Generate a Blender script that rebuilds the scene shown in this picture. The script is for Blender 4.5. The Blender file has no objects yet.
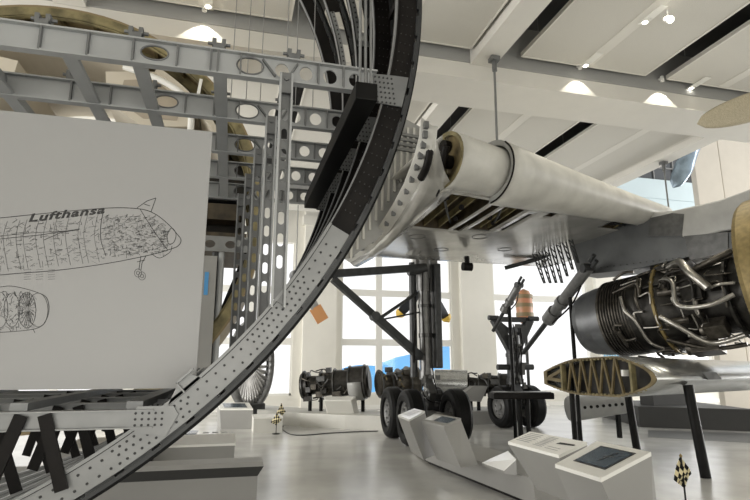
import bpy, bmesh, math, random
from mathutils import Vector as V, Matrix as M
random.seed(7)
S = bpy.context.scene
COL = S.collection
# ------------------------------------------------------------------ camera, world, lights, exposure
F, HOR, EYE, VPX = 545.0, 366.0, 1.65, 230.0
PITCH = math.atan((HOR - 250) / F)
YAW = math.atan((375 - VPX) / math.hypot(F, HOR - 250))
FW = V((math.sin(YAW) * math.cos(PITCH), math.cos(YAW) * math.cos(PITCH), math.sin(PITCH)))
RT = V((math.cos(YAW), -math.sin(YAW), 0))
UP = RT.cross(FW)
EYEP = V((0, 0, EYE))
cd = bpy.data.cameras.new('camera')
cam = bpy.data.objects.new('camera', cd)
COL.objects.link(cam)
cam.matrix_world = M(((RT.x, UP.x, -FW.x, 0), (RT.y, UP.y, -FW.y, 0), (RT.z, UP.z, -FW.z, EYE), (0, 0, 0, 1)))
cd.sensor_width = 36.0
cd.lens = F / 750 * 36.0
cd.clip_start = 0.05
cd.clip_end = 500
S.camera = cam

w = bpy.data.worlds.new('world')
S.world = w
w.use_nodes = True
bg = w.node_tree.nodes['Background']
bg.inputs[0].default_value = (0.99, 0.995, 1.0, 1)
bg.inputs[1].default_value = 1.0

def area(name, loc, rot, sx, sy, power, col=(1, 0.975, 0.93)):
    d = bpy.data.lights.new(name, 'AREA')
    d.shape = 'RECTANGLE'; d.size = sx; d.size_y = sy; d.energy = power; d.color = col
    o = bpy.data.objects.new(name, d)
    COL.objects.link(o)
    o.location = loc; o.rotation_euler = rot
    return o

# fill lamps added outside the frame to brighten hall and ceiling
area('side_fill_left', (-13.5, 11, 3.4), (0, math.radians(-108), 0), 5.5, 18, 2200)
area('side_fill_right', (29.5, 12.5, 3.4), (0, math.radians(112), 0), 6, 16, 2300)
area('front_fill', (5, -3.9, 2.6), (math.radians(104), 0, 0), 18, 4.5, 420)  # unseen fill lamp added behind the camera
S.view_settings.view_transform = 'Standard'
S.view_settings.look = 'None'
S.view_settings.gamma = 1
S.view_settings.use_curve_mapping = False
S.view_settings.exposure = 0.42

# ------------------------------------------------------------------ helpers: pixel rays used to measure the place
def ray(x, y): return FW + RT * ((x - 375) / F) - UP * ((y - 250) / F)
def aY(x, y, Y): d = ray(x, y); return EYEP + d * (Y / d.y)
def aX(x, y, X): d = ray(x, y); return EYEP + d * (X / d.x)
def aZ(x, y, Z): d = ray(x, y); return EYEP + d * ((Z - EYE) / d.z)
def aD(x, y, D): return EYEP + ray(x, y) * D
def aP(x, y, p0, n):
    d = ray(x, y); return EYEP + d * ((p0 - EYEP).dot(n) / d.dot(n))

# ------------------------------------------------------------------ materials
MATS = {}
def mat(name, col, rough=0.5, metal=0.0, var=0.0, scale=6.0, bump=0.0, bscale=60.0, col2=None, stretch=None, alpha=None):
    m = bpy.data.materials.new(name)
    m.use_nodes = True
    nt = m.node_tree
    b = nt.nodes['Principled BSDF']
    b.inputs['Base Color'].default_value = (*col, 1)
    b.inputs['Roughness'].default_value = rough
    b.inputs['Metallic'].default_value = metal
    if var or bump:
        tc = nt.nodes.new('ShaderNodeTexCoord')
        src = tc.outputs['Object']
        if stretch:
            mp = nt.nodes.new('ShaderNodeMapping'); mp.inputs['Scale'].default_value = stretch
            nt.links.new(src, mp.inputs[0]); src = mp.outputs[0]
    if var:
        n = nt.nodes.new('ShaderNodeTexNoise'); n.inputs['Scale'].default_value = scale; n.inputs['Detail'].default_value = 6
        nt.links.new(src, n.inputs['Vector'])
        r = nt.nodes.new('ShaderNodeValToRGB')
        c2 = col2 or tuple(c * (1 - var) for c in col)
        r.color_ramp.elements[0].position = 0.35; r.color_ramp.elements[1].position = 0.65
        r.color_ramp.elements[0].color = (*c2, 1); r.color_ramp.elements[1].color = (*col, 1)
        nt.links.new(n.outputs['Fac'], r.inputs[0]); nt.links.new(r.outputs[0], b.inputs['Base Color'])
    if bump:
        n2 = nt.nodes.new('ShaderNodeTexNoise'); n2.inputs['Scale'].default_value = bscale; n2.inputs['Detail'].default_value = 3
        nt.links.new(src, n2.inputs['Vector'])
        bp = nt.nodes.new('ShaderNodeBump'); bp.inputs['Strength'].default_value = bump; bp.inputs['Distance'].default_value = 0.02
        nt.links.new(n2.outputs['Fac'], bp.inputs['Height']); nt.links.new(bp.outputs[0], b.inputs['Normal'])
    if max(col) < .02: b.inputs['Specular IOR Level'].default_value = .16
    MATS[name] = m
    return m
def emis(name, col, s):
    m = bpy.data.materials.new(name); m.use_nodes = True
    b = m.node_tree.nodes['Principled BSDF']
    b.inputs['Base Color'].default_value = (*col, 1)
    b.inputs['Emission Color'].default_value = (*col, 1); b.inputs['Emission Strength'].default_value = s
    MATS[name] = m
    return m
mat('floor', (0.62, 0.615, 0.585), 0.22, 0, 0.25, 0.9, 0.03, 3.0)
mat('wall', (0.80, 0.78, 0.71), 0.7, 0, 0.03, 2)
mat('stonebeige', (0.50, 0.46, 0.39), 0.7, 0, 0.05, 2)
mat('bluewall', (0.48, 0.57, 0.60), 0.7, 0, 0.05, 1)
mat('ceil', (0.30, 0.30, 0.29), 0.9)
mat('slab', (0.10, 0.10, 0.10), 0.9)
mat('beamshade', (0.36, 0.36, 0.345), 0.8)
mat('beamwhite', (0.72, 0.70, 0.645), 0.75, 0, 0.03, 3)
mat('panel', (0.70, 0.68, 0.62), 0.95, 0, 0.12, 90, 0.35, 160)
mat('paneledge', (0.74, 0.72, 0.66), 0.8)
mat('frost', (0.75, 0.77, 0.78), 0.6)
mat('alu', (0.25, 0.255, 0.252), 0.40, 0.45, 0.12, 8)
mat('aludark', (0.20, 0.205, 0.205), 0.42, 0.45, 0.2, 7)
mat('beamgrey', (0.40, 0.41, 0.41), 0.5, 0.25, 0.12, 5)
mat('black', (0.006, 0.006, 0.0055), 0.5, 0, 0.3, 10)
mat('frameblack', (0.010, 0.0085, 0.0075), 0.48, 0.0, 0.4, 9)
mat('rivet', (0.02, 0.02, 0.02), 0.5)
mat('screen', (0.35, 0.35, 0.347), 0.32)
mat('ink', (0.045, 0.045, 0.045), 0.7)
mat('inkpale', (0.13, 0.13, 0.13), 0.7)
mat('gold', (0.19, 0.145, 0.065), 0.55, 0.2, 0.45, 6)
mat('primer', (0.29, 0.245, 0.12), 0.6, 0.1, 0.55, 5)
mat('brown', (0.075, 0.056, 0.03), 0.55, 0.1, 0.6, 7)
mat('darkbay', (0.022, 0.018, 0.012), 0.6, 0.1, 0.5, 7)
mat('cream', (0.66, 0.60, 0.49), 0.6, 0, 0.05, 3)
mat('creamdark', (0.42, 0.36, 0.28), 0.6, 0, 0.1, 3)
mat('wingwhite', (0.68, 0.67, 0.62), 0.42, 0.0, 0.22, 2.2)
mat('wingbelly', (0.60, 0.59, 0.55), 0.20, 0.45, 0.30, 1.6)
mat('winggrey', (0.105, 0.11, 0.112), 0.4, 0.1, 0.25, 3)
mat('winglight', (0.40, 0.40, 0.385), 0.4, 0.1, 0.18, 3)
mat('steel', (0.12, 0.12, 0.117), 0.35, 0.55, 0.35, 8)
mat('geardark', (0.05, 0.052, 0.053), 0.42, 0.3, 0.35, 7)
mat('geargrey', (0.23, 0.23, 0.225), 0.38, 0.3, 0.3, 7)
mat('tyre', (0.008, 0.008, 0.008), 0.5, 0, 0.3, 20)
mat('hub', (0.17, 0.17, 0.165), 0.45, 0.3, 0.3, 12)
mat('engdark', (0.045, 0.042, 0.037), 0.38, 0.55, 0.55, 9)
mat('engmid', (0.12, 0.108, 0.09), 0.35, 0.7, 0.55, 9)
mat('nozzle', (0.15, 0.155, 0.16), 0.42, 0.5, 0.25, 4)
mat('pipe', (0.45, 0.43, 0.39), 0.28, 0.85, 0.3, 14)
mat('brass', (0.27, 0.205, 0.085), 0.5, 0.4, 0.3, 12)
mat('chrome', (0.66, 0.67, 0.66), 0.27, 0.85, 0.15, 5)
mat('fan', (0.42, 0.41, 0.39), 0.35, 0.7, 0.2, 5)
mat('console', (0.31, 0.306, 0.29), 0.55, 0, 0.05, 3)
mat('plinth', (0.05, 0.05, 0.049), 0.6, 0, 0.06, 3)
mat('plinthpale', (0.62, 0.61, 0.56), 0.55, 0, 0.05, 3)
mat('white', (0.85, 0.84, 0.79), 0.5)
mat('whitegloss', (0.85, 0.85, 0.82), 0.12)
mat('greytext', (0.33, 0.33, 0.33), 0.6)
mat('display', (0.06, 0.085, 0.11), 0.25)
mat('displayframe', (0.02, 0.02, 0.022), 0.3)
mat('flagpale', (0.74, 0.65, 0.40), 0.7)
mat('propblack', (0.03, 0.033, 0.04), 0.35)
mat('propblue', (0.28, 0.36, 0.44), 0.18, 0.6, 0.4, 4)
mat('yellow', (0.75, 0.5, 0.08), 0.5)
mat('orange', (0.62, 0.30, 0.12), 0.5)
mat('orangepaint', (0.62, 0.27, 0.16), 0.4, 0, 0.5, 6, col2=(0.42, 0.25, 0.12))
mat('olive', (0.25, 0.19, 0.10), 0.5)
mat('wood', (0.52, 0.46, 0.33), 0.5, 0, 0.25, 30, stretch=(1, 8, 1))
mat('backdropblue', (0.16, 0.50, 0.95), 0.9)
mat('bluetext', (0.25, 0.55, 0.75), 0.6)
mat('redtext', (0.75, 0.25, 0.16), 0.6)
mat('stickerblue', (0.08, 0.30, 0.60), 0.5)
mat('darkglass', (0.055, 0.06, 0.065), 0.2)
mat('wire', (0.30, 0.30, 0.29), 0.4, 0.5)
mat('grate', (0.09, 0.09, 0.085), 0.5)
emis('lamp', (1.0, 0.96, 0.86), 14)
g = bpy.data.materials.new('glass'); g.use_nodes = True
nt = g.node_tree; nt.nodes.remove(nt.nodes['Principled BSDF'])
tr = nt.nodes.new('ShaderNodeBsdfTransparent'); gl = nt.nodes.new('ShaderNodeBsdfGlossy'); mx = nt.nodes.new('ShaderNodeMixShader')
gl.inputs['Roughness'].default_value = 0.05; mx.inputs[0].default_value = 0.06
nt.links.new(tr.outputs[0], mx.inputs[1]); nt.links.new(gl.outputs[0], mx.inputs[2])
nt.links.new(mx.outputs[0], nt.nodes['Material Output'].inputs[0])
MATS['glass'] = g

# ------------------------------------------------------------------ mesh builder
def basis(d):
    d = V(d).normalized()
    a = V((0, 0, 1)) if abs(d.z) < 0.9 else V((1, 0, 0))
    u = d.cross(a).normalized()
    return u, d.cross(u).normalized(), d
class MB:
    def __init__(s): s.v = []; s.f = []; s.sm = []
    def add(s, vs, fs, smooth=False):
        o = len(s.v)
        s.v += [tuple(p) for p in vs]
        s.f += [tuple(i + o for i in f) for f in fs]
        s.sm += [smooth] * len(fs)
        return s
    def hexa(s, a, b):      # a, b: four corners each (two opposite faces)
        return s.add(list(a) + list(b), [(3, 2, 1, 0), (4, 5, 6, 7), (0, 1, 5, 4), (1, 2, 6, 5), (2, 3, 7, 6), (3, 0, 4, 7)])
    def box(s, c, size, u=(1, 0, 0), v=(0, 1, 0)):
        c = V(c); u = V(u).normalized(); v = V(v).normalized(); n = u.cross(v)
        x, y, z = u * size[0] / 2, v * size[1] / 2, n * size[2] / 2
        return s.hexa([c - x - y - z, c + x - y - z, c + x + y - z, c - x + y - z],
                      [c - x - y + z, c + x - y + z, c + x + y + z, c - x + y + z])
    def bb(s, x0, x1, y0, y1, z0, z1): return s.box(((x0 + x1) / 2, (y0 + y1) / 2, (z0 + z1) / 2), (abs(x1 - x0), abs(y1 - y0), abs(z1 - z0)))
    def bar(s, p, q, wd, ht, side=None):    # box along p-q, wd along 'side'
        p, q = V(p), V(q); d = (q - p)
        sd = V(side) if side else (V((0, 0, 1)).cross(d) if abs(d.normalized().z) < 0.95 else V((1, 0, 0)))
        sd = (sd - d.normalized() * sd.dot(d.normalized())).normalized()
        return s.box((p + q) / 2, (d.length, wd, ht), d, sd)
    def tube(s, p, q, r, r2=None, n=12, caps=True):
        r2 = r if r2 is None else r2
        p, q = V(p), V(q); u, v, _ = basis(q - p)
        vs = []
        for c, rr in ((p, r), (q, r2)):
            for i in range(n):
                a = 2 * math.pi * i / n
                vs.append(c + u * rr * math.cos(a) + v * rr * math.sin(a))
        s.add(vs, [(i, (i + 1) % n, n + (i + 1) % n, n + i) for i in range(n)], True)
        if caps: s.add(vs, [tuple(range(n - 1, -1, -1)), tuple(range(n, 2 * n))])
        return s
    def pipe(s, pts, r, n=8):
        pts = [V(p) for p in pts]
        # Catmull-Rom
        P = [pts[0]] + pts + [pts[-1]]
        path = []
        for i in range(1, len(P) - 2):
            for k in range(5):
                t = k / 5
                a, b, c, d = P[i - 1], P[i], P[i + 1], P[i + 2]
                path.append(0.5 * ((2 * b) + (c - a) * t + (2 * a - 5 * b + 4 * c - d) * t * t + (3 * b - a - 3 * c + d) * t ** 3))
        path.append(pts[-1])
        vs = []; u0 = None
        for i, p in enumerate(path):
            d = (path[min(i + 1, len(path) - 1)] - path[max(i - 1, 0)])
            if d.length < 1e-9: d = V((0, 0, 1))
            d.normalize()
            if u0 is None: u0 = basis(d)[0]
            u0 = u0 - d * u0.dot(d)
            if u0.length < 1e-6: u0 = basis(d)[0]
            u0.normalize(); v = d.cross(u0)
            for k in range(n):
                a = 2 * math.pi * k / n
                vs.append(p + u0 * r * math.cos(a) + v * r * math.sin(a))
        m = len(path)
        s.add(vs, [(i * n + k, i * n + (k + 1) % n, (i + 1) * n + (k + 1) % n, (i + 1) * n + k) for i in range(m - 1) for k in range(n)], True)
        s.add(vs, [tuple(range(n - 1, -1, -1)), tuple(range((m - 1) * n, m * n))])
        return s
    def lathe(s, o, d, prof, n=32, a0=0, a1=2 * math.pi, smooth=True, u=None):   # prof: (distance along d, radius)
        o = V(o)
        if u is None: u, v, d = basis(d)
        else:
            d = V(d).normalized(); u = V(u); u = (u - d * u.dot(d)).normalized(); v = d.cross(u)
        full = abs(a1 - a0 - 2 * math.pi) < 1e-6
        k = n if full else n + 1
        for j in range(len(prof) - 1):
            (h0, r0), (h1, r1) = prof[j], prof[j + 1]
            vs = []
            for h, r in ((h0, r0), (h1, r1)):
                for i in range(k):
                    a = a0 + (a1 - a0) * i / n
                    vs.append(o + d * h + u * r * math.cos(a) + v * r * math.sin(a))
            s.add(vs, [(i, (i + 1) % k, k + (i + 1) % k, k + i) for i in range(n)], smooth)
        return s
    def poly(s, pts, ex):   # planar outline extruded by vector ex
        pts = [V(p) for p in pts]; ex = V(ex); n = len(pts)
        s.add(pts + [p + ex for p in pts], [tuple(range(n - 1, -1, -1)), tuple(range(n, 2 * n))] + [(i, (i + 1) % n, n + (i + 1) % n, n + i) for i in range(n)])
        return s
    def grid(s, rows, smooth=True, closed=False):
        n = len(rows[0]); vs = [p for r in rows for p in r]
        fs = []
        for i in range(len(rows) - 1):
            for k in range(n if closed else n - 1):
                fs.append((i * n + k, i * n + (k + 1) % n, (i + 1) * n + (k + 1) % n, (i + 1) * n + k))
        return s.add(vs, fs, smooth)
    def build(s, name, m, parent=None, thick=None, bevel=None, fixn=True):
        me = bpy.data.meshes.new(name)
        me.from_pydata(s.v, [], s.f)
        me.materials.append(MATS[m])
        for p, q in zip(me.polygons, s.sm): p.use_smooth = q
        if fixn:
            bm = bmesh.new(); bm.from_mesh(me)
            bmesh.ops.recalc_face_normals(bm, faces=bm.faces); bm.to_mesh(me); bm.free()
        me.update()
        return link(name, me, parent, thick, bevel)
def link(name, me, parent=None, thick=None, bevel=None):
    o = bpy.data.objects.new(name, me)
    COL.objects.link(o)
    if parent is not None:
        o.parent = parent
        o.matrix_parent_inverse = WM(parent).inverted()
    if thick:
        md = o.modifiers.new('s', 'SOLIDIFY'); md.thickness = thick; md.offset = 0
    if bevel:
        md = o.modifiers.new('b', 'BEVEL'); md.width = bevel; md.segments = 2; md.limit_method = 'ANGLE'
    return o
def WM(o):
    m = M.Translation(o.location) @ o.rotation_euler.to_matrix().to_4x4()
    return m if o.parent is None else WM(o.parent) @ o.matrix_parent_inverse @ m
def plate(name, m, outer, holes, to3d, thick, parent=None):
    """flat plate with holes; outlines in 2-D, to3d maps (x, y) to a point; thick is a vector"""
    cu = bpy.data.curves.new(name, 'CURVE'); cu.dimensions = '2D'; cu.fill_mode = 'FRONT'
    for pts in [outer] + holes:
        sp = cu.splines.new('POLY'); sp.points.add(len(pts) - 1); sp.use_cyclic_u = True
        for p, q in zip(sp.points, pts): p.co = (q[0], q[1], 0, 1)
    t = bpy.data.objects.new('t', cu); COL.objects.link(t)
    dg = bpy.context.evaluated_depsgraph_get(); dg.update()
    me = bpy.data.meshes.new_from_object(t.evaluated_get(dg))
    bpy.data.objects.remove(t); bpy.data.curves.remove(cu)
    me.name = name
    bm = bmesh.new(); bm.from_mesh(me)
    bmesh.ops.remove_doubles(bm, verts=bm.verts, dist=1e-5)
    for vv in bm.verts: vv.co = to3d(vv.co.x, vv.co.y)
    ret = bmesh.ops.extrude_face_region(bm, geom=bm.faces[:])
    bmesh.ops.translate(bm, verts=[e for e in ret['geom'] if isinstance(e, bmesh.types.BMVert)], vec=V(thick))
    bmesh.ops.recalc_face_normals(bm, faces=bm.faces)
    bm.to_mesh(me); bm.free()
    me.materials.clear(); me.materials.append(MATS[m])
    return link(name, me, parent)
def ell(cx, cy, rx, ry, n=20): return [(cx + rx * math.cos(2 * math.pi * i / n), cy + ry * math.sin(2 * math.pi * i / n)) for i in range(n)]
def slot(cx, cy, rx, ry, n=8):
    p = []
    for i in range(n + 1): a = math.pi * i / n; p.append((cx + rx * math.cos(a), cy + (ry - rx) + rx * math.sin(a)))
    for i in range(n + 1): a = math.pi + math.pi * i / n; p.append((cx + rx * math.cos(a), cy - (ry - rx) + rx * math.sin(a)))
    return p
def text(body, size, to3d, m, name, parent, thick, bold=0.0, shear=0.0, width=None):
    cu = bpy.data.curves.new(name, 'FONT'); cu.body = body; cu.size = size; cu.shear = shear; cu.offset = bold; cu.space_character = 1.12
    t = bpy.data.objects.new('t', cu); COL.objects.link(t)
    dg = bpy.context.evaluated_depsgraph_get(); dg.update()
    me = bpy.data.meshes.new_from_object(t.evaluated_get(dg))
    bpy.data.objects.remove(t); bpy.data.curves.remove(cu)
    if width:
        k = width / max(v.co.x for v in me.vertices)
        for v in me.vertices: v.co.x *= k
    bm = bmesh.new(); bm.from_mesh(me)
    for vv in bm.verts: vv.co = to3d(vv.co.x, vv.co.y)
    ret = bmesh.ops.extrude_face_region(bm, geom=bm.faces[:])
    bmesh.ops.translate(bm, verts=[e for e in ret['geom'] if isinstance(e, bmesh.types.BMVert)], vec=V(thick))
    bm.to_mesh(me); bm.free()
    me.materials.clear(); me.materials.append(MATS[m])
    return link(name, me, parent)
def tag(o, label, cat, group=None, kind=None):
    o['label'] = label; o['category'] = cat
    if group: o['group'] = group
    if kind: o['kind'] = kind
    return o
def thing(name, label, cat, loc=(0, 0, 0), group=None):
    o = bpy.data.objects.new(name, None); COL.objects.link(o)
    o.empty_display_size = 0.1; o.location = loc
    return tag(o, label, cat, group)
def struct(o): o['kind'] = 'structure'; return o
def copy_tree(o, parent=None):
    c = o.copy(); COL.objects.link(c)
    if parent is not None: c.parent = parent
    for ch in list(o.children): copy_tree(ch, c)
    return c

# ================================================================== SETTING
struct(MB().bb(-14, 30, -4, 21.5, -0.2, 0).build('floor', 'floor'))
WY = 21.5
wins = [(-9.0, -4.3), (-2.4, 2.3), (4.2, 8.95), (10.9, 15.6), (17.5, 22.2)]
Z0, Z1 = 0.55, 6.5
def win_holes(): return [[(a, Z0), (b, Z0), (b, Z1), (a, Z1)] for a, b in wins]
struct(plate('wall_back', 'wall', [(-14, 0), (30, 0), (30, 8.2), (-14, 8.2)], win_holes(), lambda x, y: V((x, WY, y)), (0, 0.35, 0)))
struct(MB().bb(11.4, 30, WY, WY + .35, 8.2, 10.75).bb(11.4, 30, WY - .03, WY, 7.0, 9.72).bb(11.4, 30, WY - .03, WY, 9.75, 10.75).build('wall_upper', 'bluewall'))
for i, (a, b) in enumerate(wins):
    wn = MB()
    cols = [a + (b - a) * k / 3 for k in range(4)]
    rws = [Z0, 2.58, 4.58, Z1]
    for x in (cols[1:-1] if i < 3 else []): wn.bb(x - .13, x + .13, WY + .05, WY + .2, Z0, Z1)  # openings past the third: made up, left bare to read bright white
    for z in (rws[1:-1] if i < 3 else rws[2:3]): wn.bb(a, b, WY + .04, WY + .21, z - .13, z + .13)
    wn.bb(a, a + .07, WY + .05, WY + .2, Z0, Z1).bb(b - .07, b, WY + .05, WY + .2, Z0, Z1).bb(a, b, WY + .05, WY + .2, Z0, Z0 + .08)
    wo = struct(wn.build('window_%d' % (i + 1), 'white'))
    MB().bb(a, b, WY + .12, WY + .13, Z0, Z1).build('pane', 'glass', wo)
# piers between the windows
piers = [(-4.0, -2.7), (2.65, 3.95), (9.3, 10.6), (15.9, 17.2), (22.5, 24)]
for i, (a, b) in enumerate(piers):
    struct(MB().bb(a, b, WY - .28, WY, 0, 8.2).bb(a - .1, b + .1, WY - .34, WY, 7.2, 7.6).build('trim_%d' % (i + 1), 'wall'))
struct(MB().bb(-14, 30, WY - .05, WY, 0, 0.16).build('baseboard_back', 'white'))
struct(MB().bb(-14, 30, WY - .03, WY, 0.42, 0.47).build('trim_20', 'wall'))
# dark glazing above the blue wall
dg_ = struct(MB().bb(11.4, 30, WY + .1, WY + .2, 10.75, 14).build('window_6', 'darkglass'))
mu = MB()
for k in range(16): mu.bb(11.6 + k * 1.2, 11.66 + k * 1.2, WY + .03, WY + .1, 10.75, 14)
for z in (11.4, 12.4): mu.bb(11.4, 30, WY + .03, WY + .1, z, z + .06)
mu.build('mullions', 'geargrey', dg_)
struct(MB().bb(-14, 30, -4.3, -4, 0, 8.2).build('wall_light_block', 'wall'))  # unseen wall added behind the camera to block world light
# columns
xc = aY(694, 160, 17).x
struct(MB().bb(xc, xc + 1.3, 17, 17.25, 0, 14).bb(xc + 1.38, xc + 3.2, 17.05, 17.3, 0, 14).build('trim_7', 'stonebeige', bevel=.02))
# ceiling slab and beams
struct(MB().bb(-14, 11.45, -4, 21.5, 8.05, 8.25).bb(11.45, 22, -4, 9.5, 8.05, 8.25).build('ceiling', 'slab'))
for i, (y0, y1) in enumerate([(8.45, 9.52), (17.0, 18.0), (0.1, 1.1)]):
    x1 = 22 if i != 1 else 11.4
    struct(MB().bb(-14, x1, y0, y1, 6.84, 7.16).build('trim_%d' % (9 + i), 'beamwhite'))
    struct(MB().bb(-14, x1, y0 - .03, y1, 7.16, 8.05).build('trim_%d' % (12 + i), 'beamshade'))  # upper beam face, shade under the panels put into its grey
n = 15
for x in (-2.7, 4.25, 11.2):
    for y0, y1 in ((1.1, 8.44), (9.52, 17.0)):
        struct(MB().bb(x - .23, x + .23, y0, y1, 7.13, 8.05).build('trim_%d' % n, 'beamwhite')); n += 1
# hanging acoustic panels
ZP = 7.3
pan = MB().bb(-1.375, 1.375, -3.35, 3.35, .012, .07).build('ceiling_panel', 'panel')
ed = MB()
for a in (-1.375, 1.345): ed.bb(a, a + .03, -3.35, 3.35, 0, .085)
for a in (-3.35, 3.32): ed.bb(-1.375, 1.375, a, a + .03, 0, .085)
ed.build('edge_frame', 'paneledge', pan)
MB().bb(-.11, .11, -3.3, 3.3, 0.004, .014).build('light_track', 'paneledge', pan)
wr = MB()
for sx in (-1.2, 1.2):
    for sy in (-3, -1, 1, 3): wr.tube((sx, sy, .05), (sx, sy, .75), .006, n=6)
wr.build('hanger_wires', 'wire', pan)
spots = [(-.68, 4.88), (2.58, 4.88), (6.335, 4.88), (9.58, 4.88), (-.68, 13.05), (2.58, 13.05), (6.335, 13.05), (9.58, 13.05), (-4.6, 13.05)]
plab = ['textured ceiling panel above the left end of the grey floor beam',
        'textured ceiling panel above the top of the black fuselage ring',
        'large textured ceiling panel with two recessed lights and a spotlight, top right',
        'textured ceiling panel in the top right corner above the wooden blade',
        'ceiling panel beyond the cross beam, seen behind the left end of the fuselage frames',
        'ceiling panel beyond the cross beam, behind the fuselage ring',
        'ceiling panel beyond the cross beam directly above the wing leading edge',
        'ceiling panel beyond the cross beam next to the square column',
        'ceiling panel beyond the cross beam at far left']
for i, (x, y) in enumerate(spots):
    o = pan if i == 0 else copy_tree(pan)
    o.location = (x, y, ZP)
    tag(o, plab[i], 'ceiling panel', 'hanging ceiling panels')
# recessed lights
lt = thing('recessed_light', '', 'ceiling light', (0, 0, 0), 'recessed ceiling lights')
MB().bb(-.07, .07, -.26, .26, -.012, .0).build('trim_plate', 'white', lt)
MB().bb(-.055, .055, .06, .24, -.02, -.010).build('lamp_glass', 'white', lt)
MB().lathe((0, .17, -.024), (0, 0, 1), [(0, 0.0001), (0, .04), (.008, .045)], 14).build('lamp_bulb', 'lamp', lt)
lpos = [(588, 63), (648, 19), (208, 3), (694, 86)]
llab = ['recessed light in the large ceiling panel nearest the grey cross beam', 'recessed light beside the white spotlight on the large panel',
        'recessed light in the ceiling panel above the oval holes of the grey floor beam', 'recessed light in the right ceiling panel above the wooden blade tip']
for i, (x, y) in enumerate(lpos):
    o = lt if i == 0 else copy_tree(lt)
    p = aZ(x, y, ZP); o.location = (p.x, p.y - .1, ZP + .003); o['label'] = llab[i]
    ld = bpy.data.lights.new('recessed_lamp', 'SPOT'); ld.energy = 60; ld.spot_size = math.radians(100); ld.spot_blend = .6; ld.color = (1, .93, .78); ld.shadow_soft_size = .03
    lo = bpy.data.objects.new('recessed_lamp', ld); COL.objects.link(lo); lo.location = (p.x, p.y - .3, ZP - .03)
# spotlight on the track
p = aZ(667, 10, ZP)
sp = thing('spotlight', 'small white track spotlight below the large ceiling panel, lit', 'spotlight', (p.x, p.y, ZP))
MB().tube((p.x, p.y, ZP), (p.x, p.y, ZP - .12), .012).build('stem', 'white', sp)
q = V((p.x, p.y, ZP - .17)); dd = V((-.25, -.75, -.6)).normalized()
MB().tube(q - dd * .1, q + dd * .08, .05, .06, 16).build('lamp_housing', 'white', sp)
MB().tube(q + dd * .075, q + dd * .09, .05, .05, 16).build('lamp_bulb', 'lamp', sp)
for i, (px, py, lab) in enumerate([(579, 92, 'above the wing'), (203, 36, 'above the grey floor beams'), (663, 116, 'by the wooden blade')]):
    x = aY(px, py, 8.42).x
    o = thing('downlight', 'small downlight washing the pale cross beam ' + lab, 'ceiling light', (x, 8.3, 7.36), 'beam downlights')
    MB().tube((x, 8.33, 7.31), (x, 8.33, 7.42), .04, n=14).build('housing', 'white', o)
    MB().bar((x, 8.33, 7.40), (x, 8.43, 7.40), .03, .03).build('arm', 'white', o)
    ld = bpy.data.lights.new('beam_spot', 'SPOT'); ld.energy = 24; ld.spot_size = math.radians(92); ld.spot_blend = .12; ld.color = (1, .95, .82); ld.shadow_soft_size = .01
    lo = bpy.data.objects.new('beam_spot', ld); COL.objects.link(lo); lo.location = (x, 8.25, 7.29); lo.rotation_euler = (math.radians(4), 0, 0)
# blue shape outside, added to show as blue patches in the panes
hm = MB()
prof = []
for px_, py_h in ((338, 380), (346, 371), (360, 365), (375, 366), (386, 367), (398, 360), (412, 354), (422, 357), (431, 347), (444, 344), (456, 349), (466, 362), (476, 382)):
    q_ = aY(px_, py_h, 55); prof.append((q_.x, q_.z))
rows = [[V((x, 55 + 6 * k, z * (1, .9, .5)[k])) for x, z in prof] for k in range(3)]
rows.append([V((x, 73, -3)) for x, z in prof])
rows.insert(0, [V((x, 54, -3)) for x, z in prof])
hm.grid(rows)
struct(hm.build('blue_backdrop', 'backdropblue', thick=.05))

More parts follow.
